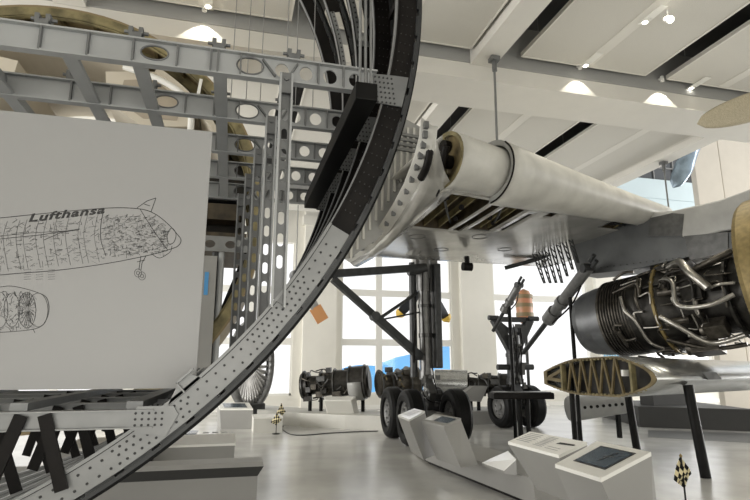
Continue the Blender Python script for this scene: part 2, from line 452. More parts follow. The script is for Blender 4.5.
# ================================================================== FUSELAGE FRAME SECTION
CX, CZ, RO = -1.96, 3.573, 2.82
FY = [2.36, 2.83, 3.31, 3.79, 4.27]
def pol(r, a, y): return V((CX + r * math.cos(a), y, CZ + r * math.sin(a)))
fus = thing('fuselage_section', 'curved airliner fuselage slice of black ring frames with riveted lower plates and grey floor beams', 'fuselage section', (CX, 3.3, CZ - RO))
def arc(mb, a0, a1, prof, n):
    rows = []
    for i in range(n + 1):
        a = math.radians(a0 + (a1 - a0) * i / n)
        rows.append([pol(r, a, y) for r, y in prof])
    mb.grid(rows, False, True)
    mb.add(rows[0], [tuple(range(len(prof)))]); mb.add(rows[-1], [tuple(range(len(prof)))])
def angpx(x, y, Y=2.36):
    p = aY(x, y, Y); return math.degrees(math.atan2(p.z - CZ, p.x - CX))
A0, A1 = -108, 62
AG = angpx(337, 240)      # where the light plates begin
for k, y in enumerate(FY):
    fb = MB()
    S0, S1 = (5, 34) if k == 2 else ((5.5, 17.5) if k == 3 else (0, 0))
    for b0, b1, ra, rb_ in ((A0, S0, 2.71, 2.80), (S1, A1, 2.71, 2.80), (S0, S1, 2.71, 2.728), (S0, S1, 2.785, 2.80)):
        if b1 - b0 > .1: arc(fb, b0, b1, [(ra, y), (rb_, y), (rb_, y + .012), (ra, y + .012)], 80)
    arc(fb, A0, A1, [(2.695, y), (2.712, y), (2.712, y + .055), (2.695, y + .055)], 110)
    fo = fb.build('frame', 'frameblack', fus)
    oc = MB()
    arc(oc, A0, A1, [(2.808, y - .012), (2.822, y - .012), (2.822, y + .06), (2.808, y + .06)], 110)
    a = A0
    while a < A1:
        arc(oc, a, a + 2.3, [(2.797, y - .012), (2.812, y - .010), (2.812, y + .02), (2.792, y + .02)], 3); a += 3.1
    oc.build('shear_clips', 'geardark', fo)
    # light lower cap and plates
    lc = MB()
    arc(lc, A0, AG + 1, [(2.705, y - .006), (2.797, y - .006), (2.797, y), (2.705, y)], 60)
    arc(lc, A0, AG + 1, [(2.690, y - .02), (2.702, y - .02), (2.702, y + .055), (2.690, y + .055)], 60)
    lo = lc.build('lower_plate', 'alu', fo)
    arc_e = MB()
    arc(arc_e, AG + 1, 40, [(2.692, y - .006), (2.698, y - .006), (2.698, y + .030), (2.692, y + .030)], 40)
    arc_e.build('inner_flange', 'aludark', fo)
    if k < 2:
        rv = MB()
        a = -98.0
        while a < AG:
            band = int(a / 7.0)
            rs = (2.72, 2.745, 2.775) if band % 2 else (2.728, 2.772)
            for j, r in enumerate(rs):
                p_ = pol(r, math.radians(a + (.25 if j % 2 else 0)), y - .006)
                rv.tube(p_, p_ + V((0, -.004, 0)), .0052, n=8)
            a += .62 if band % 2 else 0.95
        a = AG + 3
        while a < 30:
            for r in (2.725, 2.75, 2.775):
                p_ = pol(r, math.radians(a), y); rv.tube(p_, p_ + V((0, -.003, 0)), .0035, n=6)
            a += 1.1
        rv.build('rivets', 'rivet', lo)
    if S1:
        rim = MB(); arc(rim, S0 + .3, S1, [(2.704, y - .006), (2.738, y - .006), (2.738, y), (2.704, y)], 30)
        arc(rim, S0, S0 + .9, [(2.704, y - .006), (2.785, y - .006), (2.785, y), (2.704, y)], 3)
        ro = rim.build('slot_rim', 'alu', fo); rv = MB(); a = S0 + .6
        while a < S1:
            p_ = pol(2.722, math.radians(a), y - .006); rv.tube(p_, p_ + V((0, -.004, 0)), .007, n=6); a += .8
        rv.build('rivets', 'rivet', ro)
    # gusset on floor-beam end
    gp = MB()
    g0, g1 = pol(2.655, math.radians(-8.2), y), pol(2.655, math.radians(-14.2), y)
    pts = [V((.60, y - .014, 3.045)), V((.705, y - .014, 3.05)), pol(2.792, math.radians(-10.8), y - .014), pol(2.792, math.radians(-14.2), y - .014), V((.615, y - .014, 2.895))]
    gp.poly(pts, (0, .008, 0)); gpo = gp.build('gusset_plate', 'aludark', fo)
    rv = MB()
    for i in range(5):
        for j in range(6):
            p_ = V((.625 + i * .021 - .003 * j, y - .014, 2.90 + j * .026)); rv.tube(p_, p_ + V((0, -.003, 0)), .005, n=8)
    rv.build('rivets', 'rivet', gpo)
# skin with window openings between the frames
sk = MB()
def skinpatch(a0, a1, y0, y1, n):
    rows = []
    for i in range(n + 1):
        a = math.radians(a0 + (a1 - a0) * i / n); rows.append([pol(2.823, a, y0), pol(2.823, a, y1), pol(2.835, a, y1), pol(2.835, a, y0)])
    sk.grid(rows, False, True)
    sk.add(rows[0], [(0, 1, 2, 3)]); sk.add(rows[-1], [(0, 1, 2, 3)])
WA0, WA1 = 3.0, 35.0
skinpatch(-62, WA0, FY[0] + .02, FY[4] + .06, 60)
skinpatch(WA1, A1, FY[0] + .02, FY[4] + .06, 40)
skinpatch(WA0, WA1, FY[0] + .02, FY[2] + .04, 20)
skinpatch(WA0, WA1, FY[3] - .03, FY[3] + .04, 20)
skinpatch(WA0, WA1, FY[4] - .03, FY[4] + .06, 20)
sk.build('skin', 'black', fus)
# stringers along the skin
for a in range(-52, 62, 5):
    sg = MB(); ar = math.radians(a)
    sg.bar(pol(2.795, ar, FY[0] + .02), pol(2.795, ar, FY[2] - .02 if WA0 - 1 < a < WA1 + 1 else FY[4] + .05), .022, .035, pol(1, ar, 0) - pol(0, ar, 0))
    sg.build('stringer', 'frameblack' if a > -30 else 'aludark', fus)
# floor beams with lightening holes
ZB0, ZB1 = 2.945, 3.061
def fx(px, py=78): return aY(px, py, 2.36).x
zc = (ZB0 + ZB1) / 2
for k, y in enumerate(FY):
    holes = [ell(fx(250, 72), zc + .002, .060, .042), ell(fx(282, 72), zc, .032, .036), ell(fx(306, 79), zc, .031, .036), ell(fx(330, 82), zc, .033, .037), ell(fx(355, 85), zc, .031, .035), ell(fx(155, 53), zc + .004, .057, .034)]
    bo = plate('floor_beam', 'beamgrey', [(-3.4, ZB0), (.62, ZB0), (.62, ZB1), (-3.4, ZB1)], holes, lambda X, Z, y=y: V((X, y - .004, Z)), (0, .008, 0), fus)
    fl = MB()
    fl.bb(-3.4, .62, y - .028, y + .02, ZB1 - .008, ZB1).bb(-3.4, .62, y - .024, y + .018, ZB0 - .005, ZB0 + .005)
    fl.build('flange', 'beamgrey', bo)
    for px in (-60, 36, 85, 131, 176, 210, 217, 240, 318, 343, 366):
        MB().bb(fx(px) - .004, fx(px) + .004, y - .026, y, ZB0, ZB1).build('stiffener', 'aludark', bo)
    for s0, s1 in ((262, 275), (297, 288)):
        MB().bar((fx(s0), y - .012, ZB1 - .02), (fx(s1), y - .012, ZB0 + .02), .02, .008, (0, 1, 0)).build('stiffener', 'aludark', bo)
    for px in (250, 155):
        rx, ry = (.060, .042) if px == 250 else (.057, .034)
        c_ = fx(px, 72 if px == 250 else 53); cz_ = zc + (.002 if px == 250 else .004)
        MB().pipe([V((c_ + rx * math.cos(t), y - .006, cz_ + ry * math.sin(t))) for t in [2 * math.pi * i / 14 for i in range(15)]], .004, 5).build('hole_rim', 'aludark', bo)
    if k < 2:
        for px in (36, 132, 217, 293):
            br = MB(); X = fx(px)
            br.bb(X - .026, X + .026, y - .03, y + .03, ZB1, ZB1 + .02).bb(X - .03, X - .012, y - .025, y + .025, ZB1 + .015, ZB1 + .05).bb(X + .012, X + .03, y - .025, y + .025, ZB1 + .015, ZB1 + .05)
            br.tube((X - .05, y, ZB1 + .034), (X + .05, y, ZB1 + .034), .008)
            br.build('seat_track_clamp', 'aludark', bo)
# longitudinal floor stringers joining the beams
for X in (fx(68), fx(140), fx(222), fx(-40)):
    MB().bb(X - .03, X - .022, FY[0], FY[4], ZB0 + .02, ZB1 - .02).bb(X - .04, X + .02, FY[0], FY[4], ZB0, ZB0 + .02).build('floor_rail', 'beamgrey', fus)
# vertical struts
for k, y in enumerate(FY):
    xs = aY((280, 266, 254.5, 246, 239)[k], 240, y).x
    zb = CZ - math.sqrt(2.70 ** 2 - (xs - CX) ** 2)
    hs = []
    z = zb + .16
    while z < ZB0 - .08:
        hs.append(slot(xs, z, .013, .03)); z += .098
    so = plate('strut', 'aludark', [(xs - .024, zb), (xs + .024, zb - .03), (xs + .024, ZB0 + .02), (xs - .024, ZB0 + .02)], hs, lambda X, Z, y=y: V((X, y - .016, Z)), (0, .006, 0), fus)
    fl = MB()
    for sx in (-.026, .026): fl.bar((xs + sx, y - .028, zb - .04), (xs + sx, y - .028, ZB0 + .03), .009, .03, (1, 0, 0))
    fl.build('flange', 'beamgrey', so)
    MB().poly([(xs - .03, y - .04, ZB0 + .03), (xs + .03, y - .04, ZB0 + .03), (xs + .02, y - .04, ZB0 - .07), (xs - .02, y - .04, ZB0 - .07)], (0, .01, 0)).tube((xs, y - .05, ZB0), (xs, y - .038, ZB0), .012).build('bracket', 'aludark', so)
# cargo floor beams and dark braces
ZC0, ZC1 = 1.416, 1.486
xe = CX + math.sqrt(2.71 ** 2 - (CZ - 1.45) ** 2)
for k, y in enumerate(FY):
    cb = MB().bb(-3.4, xe + .02, y - .012, y - .004, ZC0, ZC1).bb(-3.4, xe, y - .035, y + .02, ZC1 - .006, ZC1).bb(-3.4, xe, y - .03, y + .02, ZC0, ZC0 + .006)
    co = cb.build('cargo_beam', 'alu', fus)
    gpo = plate('gusset_plate', 'alu', [(xe - .10, ZC0 + .01), (xe - .06, ZC1 + .012), (xe + .07, ZC1 + .012), (xe + .09, ZC0 + .05), (xe + .05, ZC0 - .03), (xe - .04, ZC0 - .02)], [], lambda X, Z, y=y: V((X, y - .022, Z)), (0, .006, 0), co)
    rv = MB()
    for i in range(5):
        for j in range(3):
            p_ = V((xe - .065 + i * .024, y - .022, ZC0 + .012 + j * .022)); rv.tube(p_, p_ + V((0, -.003, 0)), .005, n=8)
    rv.build('rivets', 'rivet', gpo)
    # knuckle fitting above
    kf = MB()
    e0, e1 = math.radians(angpx(172, 412)), math.radians(angpx(206, 382))
    kf.poly([pol(2.705, e0, y - .02), pol(2.705, e1, y - .02), pol(2.655, e1 - .01, y - .02), pol(2.655, e0 + .035, y - .02)], (0, .012, 0))
    kf.bar(pol(2.655, e0 + .03, y - .03), pol(2.655, e1, y - .03), .03, .008, (0, 1, 0)).bar(pol(2.705, (e0 + e1) / 2, y - .03), pol(2.655, (e0 + e1) / 2, y - .03), .03, .006, (0, 1, 0))
    kf.build('knuckle_fitting', 'alu', co)
    for (t, b) in (((47, 414), (64, 489)), ((24, 415), (-10, 492)), ((-60, 415), (-30, 520)), ((-75, 415), (-120, 520))):
        P, Q = aY(*t, 2.36), aY(*b, 2.36)
        MB().bar((P.x, y - .03, P.z), (Q.x, y - .03, Q.z), .044, .014, (1, 0, 0)).build('brace', 'frameblack', fus)
# rails along the cargo floor
for X in (-2.1, -1.4, -.75, -.35):
    MB().bb(X - .03, X + .03, FY[0], FY[4], ZC1, ZC1 + .03).build('cargo_rail', 'aludark', fus)
for y in (FY[0], FY[4]): MB().bb(-2.35, -1.85, y - .05, y + .1, 0, .80).build('stand_foot', 'frameblack', fus)
# black carrying beam
bm_ = thing('support_beam', 'black square steel beam hung along the inside of the fuselage frames', 'beam', (.525, 3.05, 2.8))
MB().bb(.475, .575, 2.16, 3.93, 2.805, 2.888).build('beam', 'black', bm_, bevel=.004)
rb = MB()
for x in (.50, .525, .55): rb.tube((x, 2.19, 2.888), (x, 2.19, 2.896), .008)
rb.build('bolts', 'aludark', bm_)
# hanging rods of the beam and of the floor beams
hang = [((372, 0), (372, 76), 2.40, .007), ((379, 0), (379, 77), 2.40, .007), ((385, 0), (385, 77), 2.40, .006)]
nm = ['left', 'middle', 'right']
for i, (t, b, y, r) in enumerate(hang):
    p_ = aY(*b, 2.33); p_ = V((.50 + i * .025, 2.19, 2.889))
    tag(MB().tube(p_ + V((0, 0, .008)), V((p_.x, p_.y, 7.3)), r, n=8).build('hanging_rod', 'alu'), 'thin steel rod on the end of the black beam, %s of three' % nm[i], 'rod', 'rods holding the black beam')
wl = ['far left, by the large oval hole', 'second from left', 'third from left', 'beside the second clamp', 'right of the second clamp', 'nearest the black ring']
for i, (px, k) in enumerate([(233, 1), (248, 1), (262, 1), (287, 0), (297, 1), (314, 1)]):
    p_ = aY(px, 62, FY[k]); x = p_.x
    tag(MB().tube((x, FY[k] + .01, ZB1), (x, FY[k] + .01, 7.3), .0028 if k else .0024, n=6).build('suspension_cable', 'wire'), 'thin steel cable rising from the grey floor beam, ' + wl[i], 'cable', 'cables above the floor beams')

# ================================================================== POSTER with cutaway drawing
PY = 2.46
pw0, pw1 = aY(210, 130, PY), aY(203, 389, PY)
X1, ZT, ZBm = -.135, aY(105, 121, PY).z, aY(105, 389, PY).z
pos = thing('hanging_screen', 'large pale grey hanging screen with an airliner cutaway drawing', 'poster', (-.9, PY, ZBm))
MB().bb(-2.0, X1, PY, PY + .012, ZBm, ZT).build('panel', 'screen', pos)
dm = MB(); dp = MB()
def lp(x, y): q = aY(x, y, PY); return V((q.x, PY, q.z))
def stroke(pts, wd=.0022, m=None):
    m = m or dm
    pts = [lp(*p) for p in pts]
    for a, b in zip(pts, pts[1:]):
        if (b - a).length < 1e-5: continue
        m.bar(a - V((0, .0008, 0)), b - V((0, .0008, 0)), wd, .0016, V((b - a)).cross(V((0, 1, 0))))
def curve(pts, n=6):
    P = [pts[0]] + pts + [pts[-1]]; out = []
    for i in range(1, len(P) - 2):
        for k in range(n):
            t = k / n; a, b, c, d = P[i - 1], P[i], P[i + 1], P[i + 2]
            out.append(tuple(.5 * (2 * b[j] + (c[j] - a[j]) * t + (2 * a[j] - 5 * b[j] + 4 * c[j] - d[j]) * t * t + (3 * b[j] - a[j] - 3 * c[j] + d[j]) * t ** 3) for j in (0, 1)))
    return out + [pts[-1]]
stroke(curve([(-60, 224), (0, 218), (60, 212), (110, 208), (140, 209), (155, 214), (168, 224), (177, 234), (181, 240), (178, 246), (168, 250), (150, 255), (110, 263), (60, 270), (0, 275), (-60, 282)]), .0026)
stroke(curve([(104, 209), (101, 224), (101, 240), (106, 256)]))
stroke(curve([(140, 209), (150, 225), (163, 244), (168, 250)]))
stroke([(137, 208), (147, 201), (156, 198), (151, 212)]); stroke([(144, 204), (150, 206)])
stroke(curve([(168, 232), (172, 228), (176, 234), (174, 242), (169, 244), (167, 238), (168, 232)], 4))
stroke(curve([(153, 255), (160, 258), (170, 252), (172, 246)]))
stroke([(-40, 243), (40, 235), (80, 229), (60, 233), (44, 240)])
stroke([(0, 236), (30, 233), (66, 231)], .0016)
for k in range(16):
    x = -50 + k * 10 + random.uniform(-3, 3)
    stroke(curve([(x, 222 - x * .09 + (0 if x < 100 else 2)), (x - 4, 240 - x * .05), (x + 1, 272 - x * .1)]), .0011, dp)
for k in range(900):      # dense technical line work
    front = random.random() < .62
    x = random.uniform(103, 166) if front else random.uniform(-40, 103)
    lo_, hi_ = 216 + max(0, x - 150) * .8 - .0 * x, 258 - max(0, x - 100) * .10
    if x < 100: lo_, hi_ = 224 - x * .08, 270 - x * .1
    y = random.uniform(lo_, hi_)
    a = random.choice([-.12, -.1, 1.5, .5, -.6, -.14]); L = random.uniform(1.0, 5.0 if front else 7)
    pts = [(x, y), (x + L * math.cos(a), y + L * math.sin(a))]
    if random.random() < .5: pts.append((pts[1][0] + random.uniform(-2, 2), pts[1][1] + random.uniform(-2, 2)))
    stroke(pts, random.choice([.0007, .0009, .0013]), dp if random.random() < .6 else dm)
for c_ in ((138, 273), (142, 276)):
    for r in (1.6, 3.6): stroke([(c_[0] + r * math.cos(t * .5236), c_[1] + r * 1.15 * math.sin(t * .5236)) for t in range(13)], .0016)
stroke([(141, 256), (140, 262), (139, 270)], .0024); stroke([(146, 256), (142, 263), (141, 270)]); stroke([(137, 262), (145, 260)])
# engine at the lower left of the drawing
stroke(curve([(-30, 290), (0, 287), (10, 286), (22, 288), (36, 292), (46, 297), (49, 307), (47, 318), (40, 327), (20, 331), (-30, 334)]))
for cx_, rx_, ry_ in ((27, 9, 18), (38, 10, 17), (12, 8, 17), (0, 8, 18)):
    stroke([(cx_ + rx_ * math.cos(t * .3307), 310 + ry_ * math.sin(t * .3307)) for t in range(20)], .0014)
for t in range(22):
    a = t * 2 * math.pi / 22; stroke([(28 + 1.5 * math.cos(a), 309 + 3 * math.sin(a)), (27 + 8.5 * math.cos(a + .2), 309 + 17 * math.sin(a + .2))], .001)
for k in range(330):
    x, y = random.uniform(-25, 34), random.uniform(291, 329); a = random.uniform(0, 3.14); L = random.uniform(1, 5)
    stroke([(x, y), (x + L * math.cos(a), y + L * math.sin(a))], .001, random.choice([dm, dp]))
for x in (24, 36, 48):      # small caption lines
    for j in range(5): stroke([(x, 270 + j * 2.4), (x + 7, 269.4 + j * 2.4)], .0010, dp)
dm.build('printed_drawing', 'ink', pos); dp.build('fine_print_lines', 'inkpale', pos)
o0 = lp(28, 222); ex = (lp(105, 213) - o0); Lw = ex.length; ex.normalize(); ey = ex.cross(V((0, -1, 0))) * -1
ey = V((-ex.z, 0, ex.x))
text('Lufthansa', .046, lambda x, y: o0 + ex * x + ey * y - V((0, .0004, 0)), 'ink', 'airline_lettering', pos, (0, -.001, 0), .0014, .35, Lw)

# ================================================================== REAR CABIN SECTION (behind the frames)
rc = thing('cabin_section', 'cut open cabin shell with gold primed frames and cream lining behind the grey beams', 'fuselage section', (-2.4, 8.6, .85))
RX, RZ, RY = -2.47, 3.675, 7.55
def rp(r, a, y): return V((RX + r * math.cos(math.radians(a)), y, RZ + r * math.sin(math.radians(a))))
def rarc(mb, a0, a1, prof, n=70):
    rows = [[rp(r, a0 + (a1 - a0) * i / n, y) for r, y in prof] for i in range(n + 1)]
    mb.grid(rows, False, True); mb.add(rows[0], [tuple(range(len(prof)))]); mb.add(rows[-1], [tuple(range(len(prof)))])
m_ = MB(); rarc(m_, -100, 200, [(2.80, RY), (2.83, RY), (2.83, RY + 2.6), (2.80, RY + 2.6)]); m_.build('shell_skin', 'olive', rc)
for y in (RY, RY + .55, RY + 1.1, RY + 1.65, RY + 2.2):
    m_ = MB(); rarc(m_, -100, 200, [(2.67, y), (2.80, y), (2.80, y + .03), (2.67, y + .03)]); rarc(m_, -100, 200, [(2.66, y), (2.68, y), (2.68, y + .06), (2.66, y + .06)])
    m_.build('frame', 'primer', rc)
for a in range(20, 160, 9):
    MB().bar(rp(2.77, a, RY), rp(2.77, a, RY + 2.6), .03, .05, rp(1, a, 0) - rp(0, a, 0)).build('stringer', 'gold', rc)
# ceiling liner panels, overhead bins, curved side lining
m_ = MB(); rarc(m_, 62, 118, [(2.36, RY + .15), (2.40, RY + .15), (2.40, RY + 2.5), (2.36, RY + 2.5)], 16); m_.build('ceiling_lining', 'cream', rc)
for a0, a1 in ((24, 40), (41.5, 60), (121, 139), (140.5, 156)):
    m_ = MB(); rarc(m_, a0, a1, [(2.42, RY + .1), (2.50, RY + .1), (2.50, RY + 2.5), (2.42, RY + 2.5)], 10); m_.build('side_lining', 'cream', rc)
for sx in (-1, 1):
    pr = [(.55, 2.05), (1.25, 2.15), (1.75, 1.75), (1.72, 1.35), (1.1, 1.28), (.6, 1.6)]
    m_ = MB(); m_.poly([V((RX + sx * x, RY + .2, RZ + z)) for x, z in pr], (0, 2.2, 0)); bo = m_.build('overhead_bin', 'cream', rc)
    m_ = MB(); m_.poly([V((RX + sx * x, RY + .19, RZ + z)) for x, z in [(.8, 1.95), (1.2, 2.02), (1.6, 1.7), (1.55, 1.42), (1.1, 1.4), (.75, 1.62)]], (0, .008, 0)); m_.build('end_recess', 'creamdark', bo)
m_ = MB().bb(RX - 1.4, RX + 2.25, RY + 2.3, RY + 2.36, 3.1, 5.75); bk = m_.build('bulkhead', 'cream', rc)
for i, (x0, x1, z0, z1, mm) in enumerate([(-.55, .35, 4.4, 5.35, 'cream'), (.55, 1.25, 4.45, 5.3, 'creamdark'), (1.4, 2.0, 4.3, 5.2, 'creamdark'), (-1.2, -.7, 4.4, 5.4, 'creamdark')]):
    MB().bb(RX + x0, RX + x1, RY + 2.27, RY + 2.3, z0, z1).build('wall_panel', mm, bk)
# white duct loop and struts at right shoulder
MB().pipe([rp(2.2, 68, RY - .02), rp(2.3, 56, RY - .04), rp(2.36, 47, RY - .04), rp(2.28, 40, RY - .03), rp(2.1, 33, RY)], .045).build('duct', 'white', rc)
MB().bar(rp(2.3, 46, RY - .05), rp(2.62, 40, RY - .02), .05, .04).bar(rp(2.5, 43, RY - .05), rp(2.72, 47, RY - .02), .04, .04).build('bracket', 'white', rc)
# floor and lower deck
m_ = MB().bb(RX - 2.6, RX + 2.6, RY + .0, RY + 2.5, 3.38, 3.44); m_.build('cabin_floor', 'brown', rc)
hs = [ell(RX + x, 3.27, .07, .055) for x in [-2.2 + .27 * i for i in range(18)]]
plate('floor_beam', 'alu', [(RX - 2.65, 3.17), (RX + 2.68, 3.17), (RX + 2.68, 3.38), (RX - 2.65, 3.38)], hs, lambda X, Z: V((X, RY - .03, Z)), (0, .02, 0), rc)
MB().bb(RX + 1.4, RX + 2.55, RY + .9, RY + .95, 3.44, 4.75).build('partition', 'darkbay', rc)
MB().bb(RX + 1.5, RX + 2.5, RY + .45, RY + .8, 3.74, 3.98).build('equipment_box', 'brown', rc)
MB().bb(RX + 1.5, RX + 2.5, RY + .45, RY + .8, 4.04, 4.12).build('shelf', 'geardark', rc)
MB().bb(RX - 2.3, RX + 1.7, RY + .9, RY + .95, 1.4, 3.1).build('cargo_wall', 'brown', rc)
for px_, m__ in ((212.5, 'geardark'), (218.5, 'beamgrey')):
    X = aY(px_, 300, RY).x
    MB().tube((X, RY + .05, 1.2), (X, RY + .05, 3.17), .045).build('post', m__, rc)
MB().bar((RX + 2.62, RY + .1, 3.2), (RX + 2.2, RY + .2, 2.0), .08, .06).build('post', 'frameblack', rc)
# stand of the cabin section
std = MB()
for X in (RX - 1.5, RX + 1.5):
    for y in (RY + .3, RY + 2.3): std.bb(X - .08, X + .08, y - .08, y + .08, .0, RZ - math.sqrt(2.82 ** 2 - 1.5 ** 2) + .05)
std.build('stand_legs', 'frameblack', rc)
# pale info panel beside it
iy = RY - .10
a_, b_ = aY(195, 255, iy), aY(208.5, 400, iy)
ipo = MB().bb(a_.x, b_.x, iy, iy + .06, b_.z, a_.z).build('info_panel', 'console', rc); ipo['label'] = 'narrow pale grey panel'
a_, b_ = aY(205, 272, iy), aY(207.5, 295, iy)
MB().bb(a_.x, b_.x, iy - .006, iy, b_.z, a_.z).build('sticker', 'stickerblue', ipo)

# ================================================================== WING
A = V((2.85, 6.95, 4.55)); B = V((8.31, 8.87, 4.60))
RR = V((2.23, 11.1, 3.95)); RU = V((7.77, 12.22, 4.14))
wing = thing('wing', 'large white airliner wing seen from below, leading edge with slat and open bays', 'wing', (4.5, 9.5, 3.9))
NL = 32
def section(t, grow=0.0):
    c = A.lerp(B, t); r = RR.lerp(RU, t); h = .41 + (.19 - .41) * t + grow
    ch = (r - c); ch.z = 0; L = ch.length; ch.normalize()
    up = V((0, 0, 1))
    low, nose, upp = [], [], []
    for i in range(NL + 1):
        u = 1 - i / NL
        zl = (c.z - h) * (1 - u) + r.z * u - .10 * math.sin(math.pi * u) * (1 - .4 * t)
        low.append(V((c.x, c.y, 0)) + ch * L * u + up * zl)
    for i in range(1, 12):
        a = -math.pi / 2 + math.pi * i / 12
        nose.append(V(c) - ch * (h * 1.25 * math.cos(a)) + up * (h * math.sin(a)))
    for i in range(9):
        u = i / 8
        zu = (c.z + h) * (1 - u) + (r.z + .35) * u + .22 * math.sin(math.pi * u)
        upp.append(V((c.x, c.y, 0)) + ch * L * u + up * zu)
    return low, nose, upp
NT = 60
BAYS = [(.02, .19, .035, .38), (.205, .225, .035, .38), (.245, .34, .05, .33), (.365, .385, .08, .32), (.43, .47, .02, .10), (.74, .93, .03, .14)]
secs = [section(i / NT) for i in range(NT + 1)]
m_ = MB()
lv = [p_ for s_ in secs for p_ in s_[0]]; lf = []
for i in range(NT):
    for k in range(NL):
        t, u = (i + .5) / NT, 1 - (k + .5) / NL
        if not any(a <= t <= b and c <= u <= d for a, b, c, d in BAYS): lf.append((i * (NL + 1) + k, i * (NL + 1) + k + 1, (i + 1) * (NL + 1) + k + 1, (i + 1) * (NL + 1) + k))
m_.add(lv, lf, True); m_.build('lower_skin', 'wingbelly', wing, thick=.015)
m_ = MB(); m_.grid([s_[2] for s_ in secs]); m_.build('upper_skin', 'wingwhite', wing, thick=.015)
m_ = MB(); m_.grid([[s_[0][-1]] + s_[1] + [s_[2][0]] for s_ in secs[:20]]); m_.build('leading_edge_skin', 'wingwhite', wing, thick=.015)
m_ = MB(); m_.grid([[s_[0][0], s_[2][-1]] for s_ in secs], False); m_.build('rear_spar', 'brown', wing, thick=.03)
# root rib (gold, open) with holes and machinery
l0, n0, u0 = secs[0]
rn = (B - A).normalized()
m_ = MB(); ringp = [l0[-1]] + n0 + [u0[0]]
m_.poly([p_ + rn * .05 for p_ in ringp], rn * .03); rib = m_.build('nose_rib', 'gold', wing)
m_ = MB(); ctr = sum(ringp, V()) / len(ringp)
rows = [[p_ for p_ in ringp + [ringp[0]]], [ctr + (p_ - ctr) * .82 for p_ in ringp + [ringp[0]]]]
m_.grid([[p_ - rn * .01 for p_ in r_] for r_ in rows], False); m_.build('rib_flange', 'primer', rib, thick=.03)
m_ = MB()
for du, dz, r_ in ((-.06, .2, .085), (-.1, -.05, .10), (.05, -.25, .08)):
    p_ = A + V((.0, du, dz)); m_.tube(p_ - rn * .06, p_ + rn * .06, r_, n=16)
m_.build('actuator', 'frameblack', rib)
MB().pipe([A + V((-.05, .35, -.42)), A + V((-.08, .05, -.34)), A + V((-.1, -.2, -.05)), A + V((-.1, -.3, .1))], .06).build('slat_track', 'frameblack', rib)
# slat, deeper than the fixed edge, with a cut end
ss = [section(.16 + .84 * i / 20, .03 + .08 * (1 - i / 20) ** 2) for i in range(21)]
def slatrow(s_): return [s_[0][-2].lerp(s_[0][-1], .5)] + [s_[0][-1]] + s_[1] + [s_[2][0]] + [s_[2][0].lerp(s_[2][1], .55)]
m_ = MB(); m_.grid([slatrow(s_) for s_ in ss]); slat = m_.build('slat', 'wingwhite', wing, thick=.012)
e_ = slatrow(ss[0]); ec = sum(e_, V()) / len(e_)
m_ = MB(); m_.grid([[p_ - rn * .012 for p_ in e_], [ec + (p_ - ec) * .80 - rn * .012 for p_ in e_]], False); m_.build('slat_end_rib', 'winglight', slat, thick=.02)
m_ = MB(); m_.pipe([p_ - rn * .02 for p_ in e_[1:11]], .014, 6); m_.build('edge_seal', 'frameblack', slat)
m_ = MB(); m_.tube(e_[-1], e_[-1] + V((-.35, .12, .12)), .02, .008); m_.build('vane_tip', 'aludark', slat)
# panel joints on slat
# open bays under the leading edge
def under(t, u, dz=0.0):
    low = section(t)[0]; f = (1 - u) * NL; i = min(int(f), NL - 1); return low[i].lerp(low[i + 1], f - i) + V((0, 0, dz))
for t0, t1, u0_, u1_ in BAYS:
    m = MB(); m.grid([[under(t0 - .02 + (t1 - t0 + .04) * i / 4, u0_ - .03 + (u1_ - u0_ + .06) * j / 3, .20) for j in range(4)] for i in range(5)], False)
    for (ta, ua, tb, ub) in ((t0, u0_, t0, u1_), (t1, u0_, t1, u1_), (t0, u0_, t1, u0_), (t0, u1_, t1, u1_)):
        m.grid([[under(ta, ua, .0), under(tb, ub, .0)], [under(ta, ua, .2), under(tb, ub, .2)]], False)
    b = m.build('open_bay', 'brown', wing, thick=.004)
    if t1 - t0 < .05: continue
    for k in range(1, 3):
        t = t0 + (t1 - t0) * k / 3
        MB().bar(under(t, u0_, .10), under(t + .02, u1_, .10), .025, .12).build('bay_rib', 'primer', b)
    for k in range(3):
        t = random.uniform(t0 + .02, t1 - .02); u = random.uniform(u0_ + .05, u1_ - .05); MB().tube(under(t, u, .05), under(t + .02, u + .03, .12), .045, n=10).build('bay_fitting', 'frameblack', b)
    MB().pipe([under(t0 + .01, u0_ + .04, .06), under((t0 + t1) / 2, (u0_ + u1_) / 2, .04), under(t1 - .01, u1_ - .04, .08)], .02).build('bay_pipe', 'geardark', b)
# access panels
for t, u in ((.12, .5), (.34, .42), (.3, .7), (.55, .6)):
    m = MB(); m.pipe([under(t + .03 * math.cos(a), u + .035 * math.sin(a), -.012) for a in [k * math.pi / 8 for k in range(17)]], .006, 5); m.build('access_panel_ring', 'winggrey', wing)
# gear fairing bulge at the rear
m_ = MB(); pc = aD(424, 232, 11.0)
m_.lathe(pc + V((-.25, -1.0, .25)), (.12, 1, -.14), [(0, .02), (.2, .22), (.6, .36), (1.2, .42), (1.7, .38), (2.05, .25), (2.2, .02)], 24); m_.build('gear_fairing', 'wingbelly', wing)
# hanging hook under the wing
p_ = aD(467, 262, 11.5)
MB().tube(p_ + V((0, 0, -.16)), p_ + V((0, 0, .12)), .055).tube(p_ + V((-.1, 0, -.1)), p_ + V((.1, 0, -.1)), .09).build('pulley_fitting', 'frameblack', wing)
p_ = aD(506, 212, 9.6)
MB().tube(p_, p_ + V((0, 0, .12)), .05).bar(p_ + V((-.2, .05, .1)), p_ + V((.3, -.02, .16)), .1, .06).build('fitting', 'frameblack', wing)
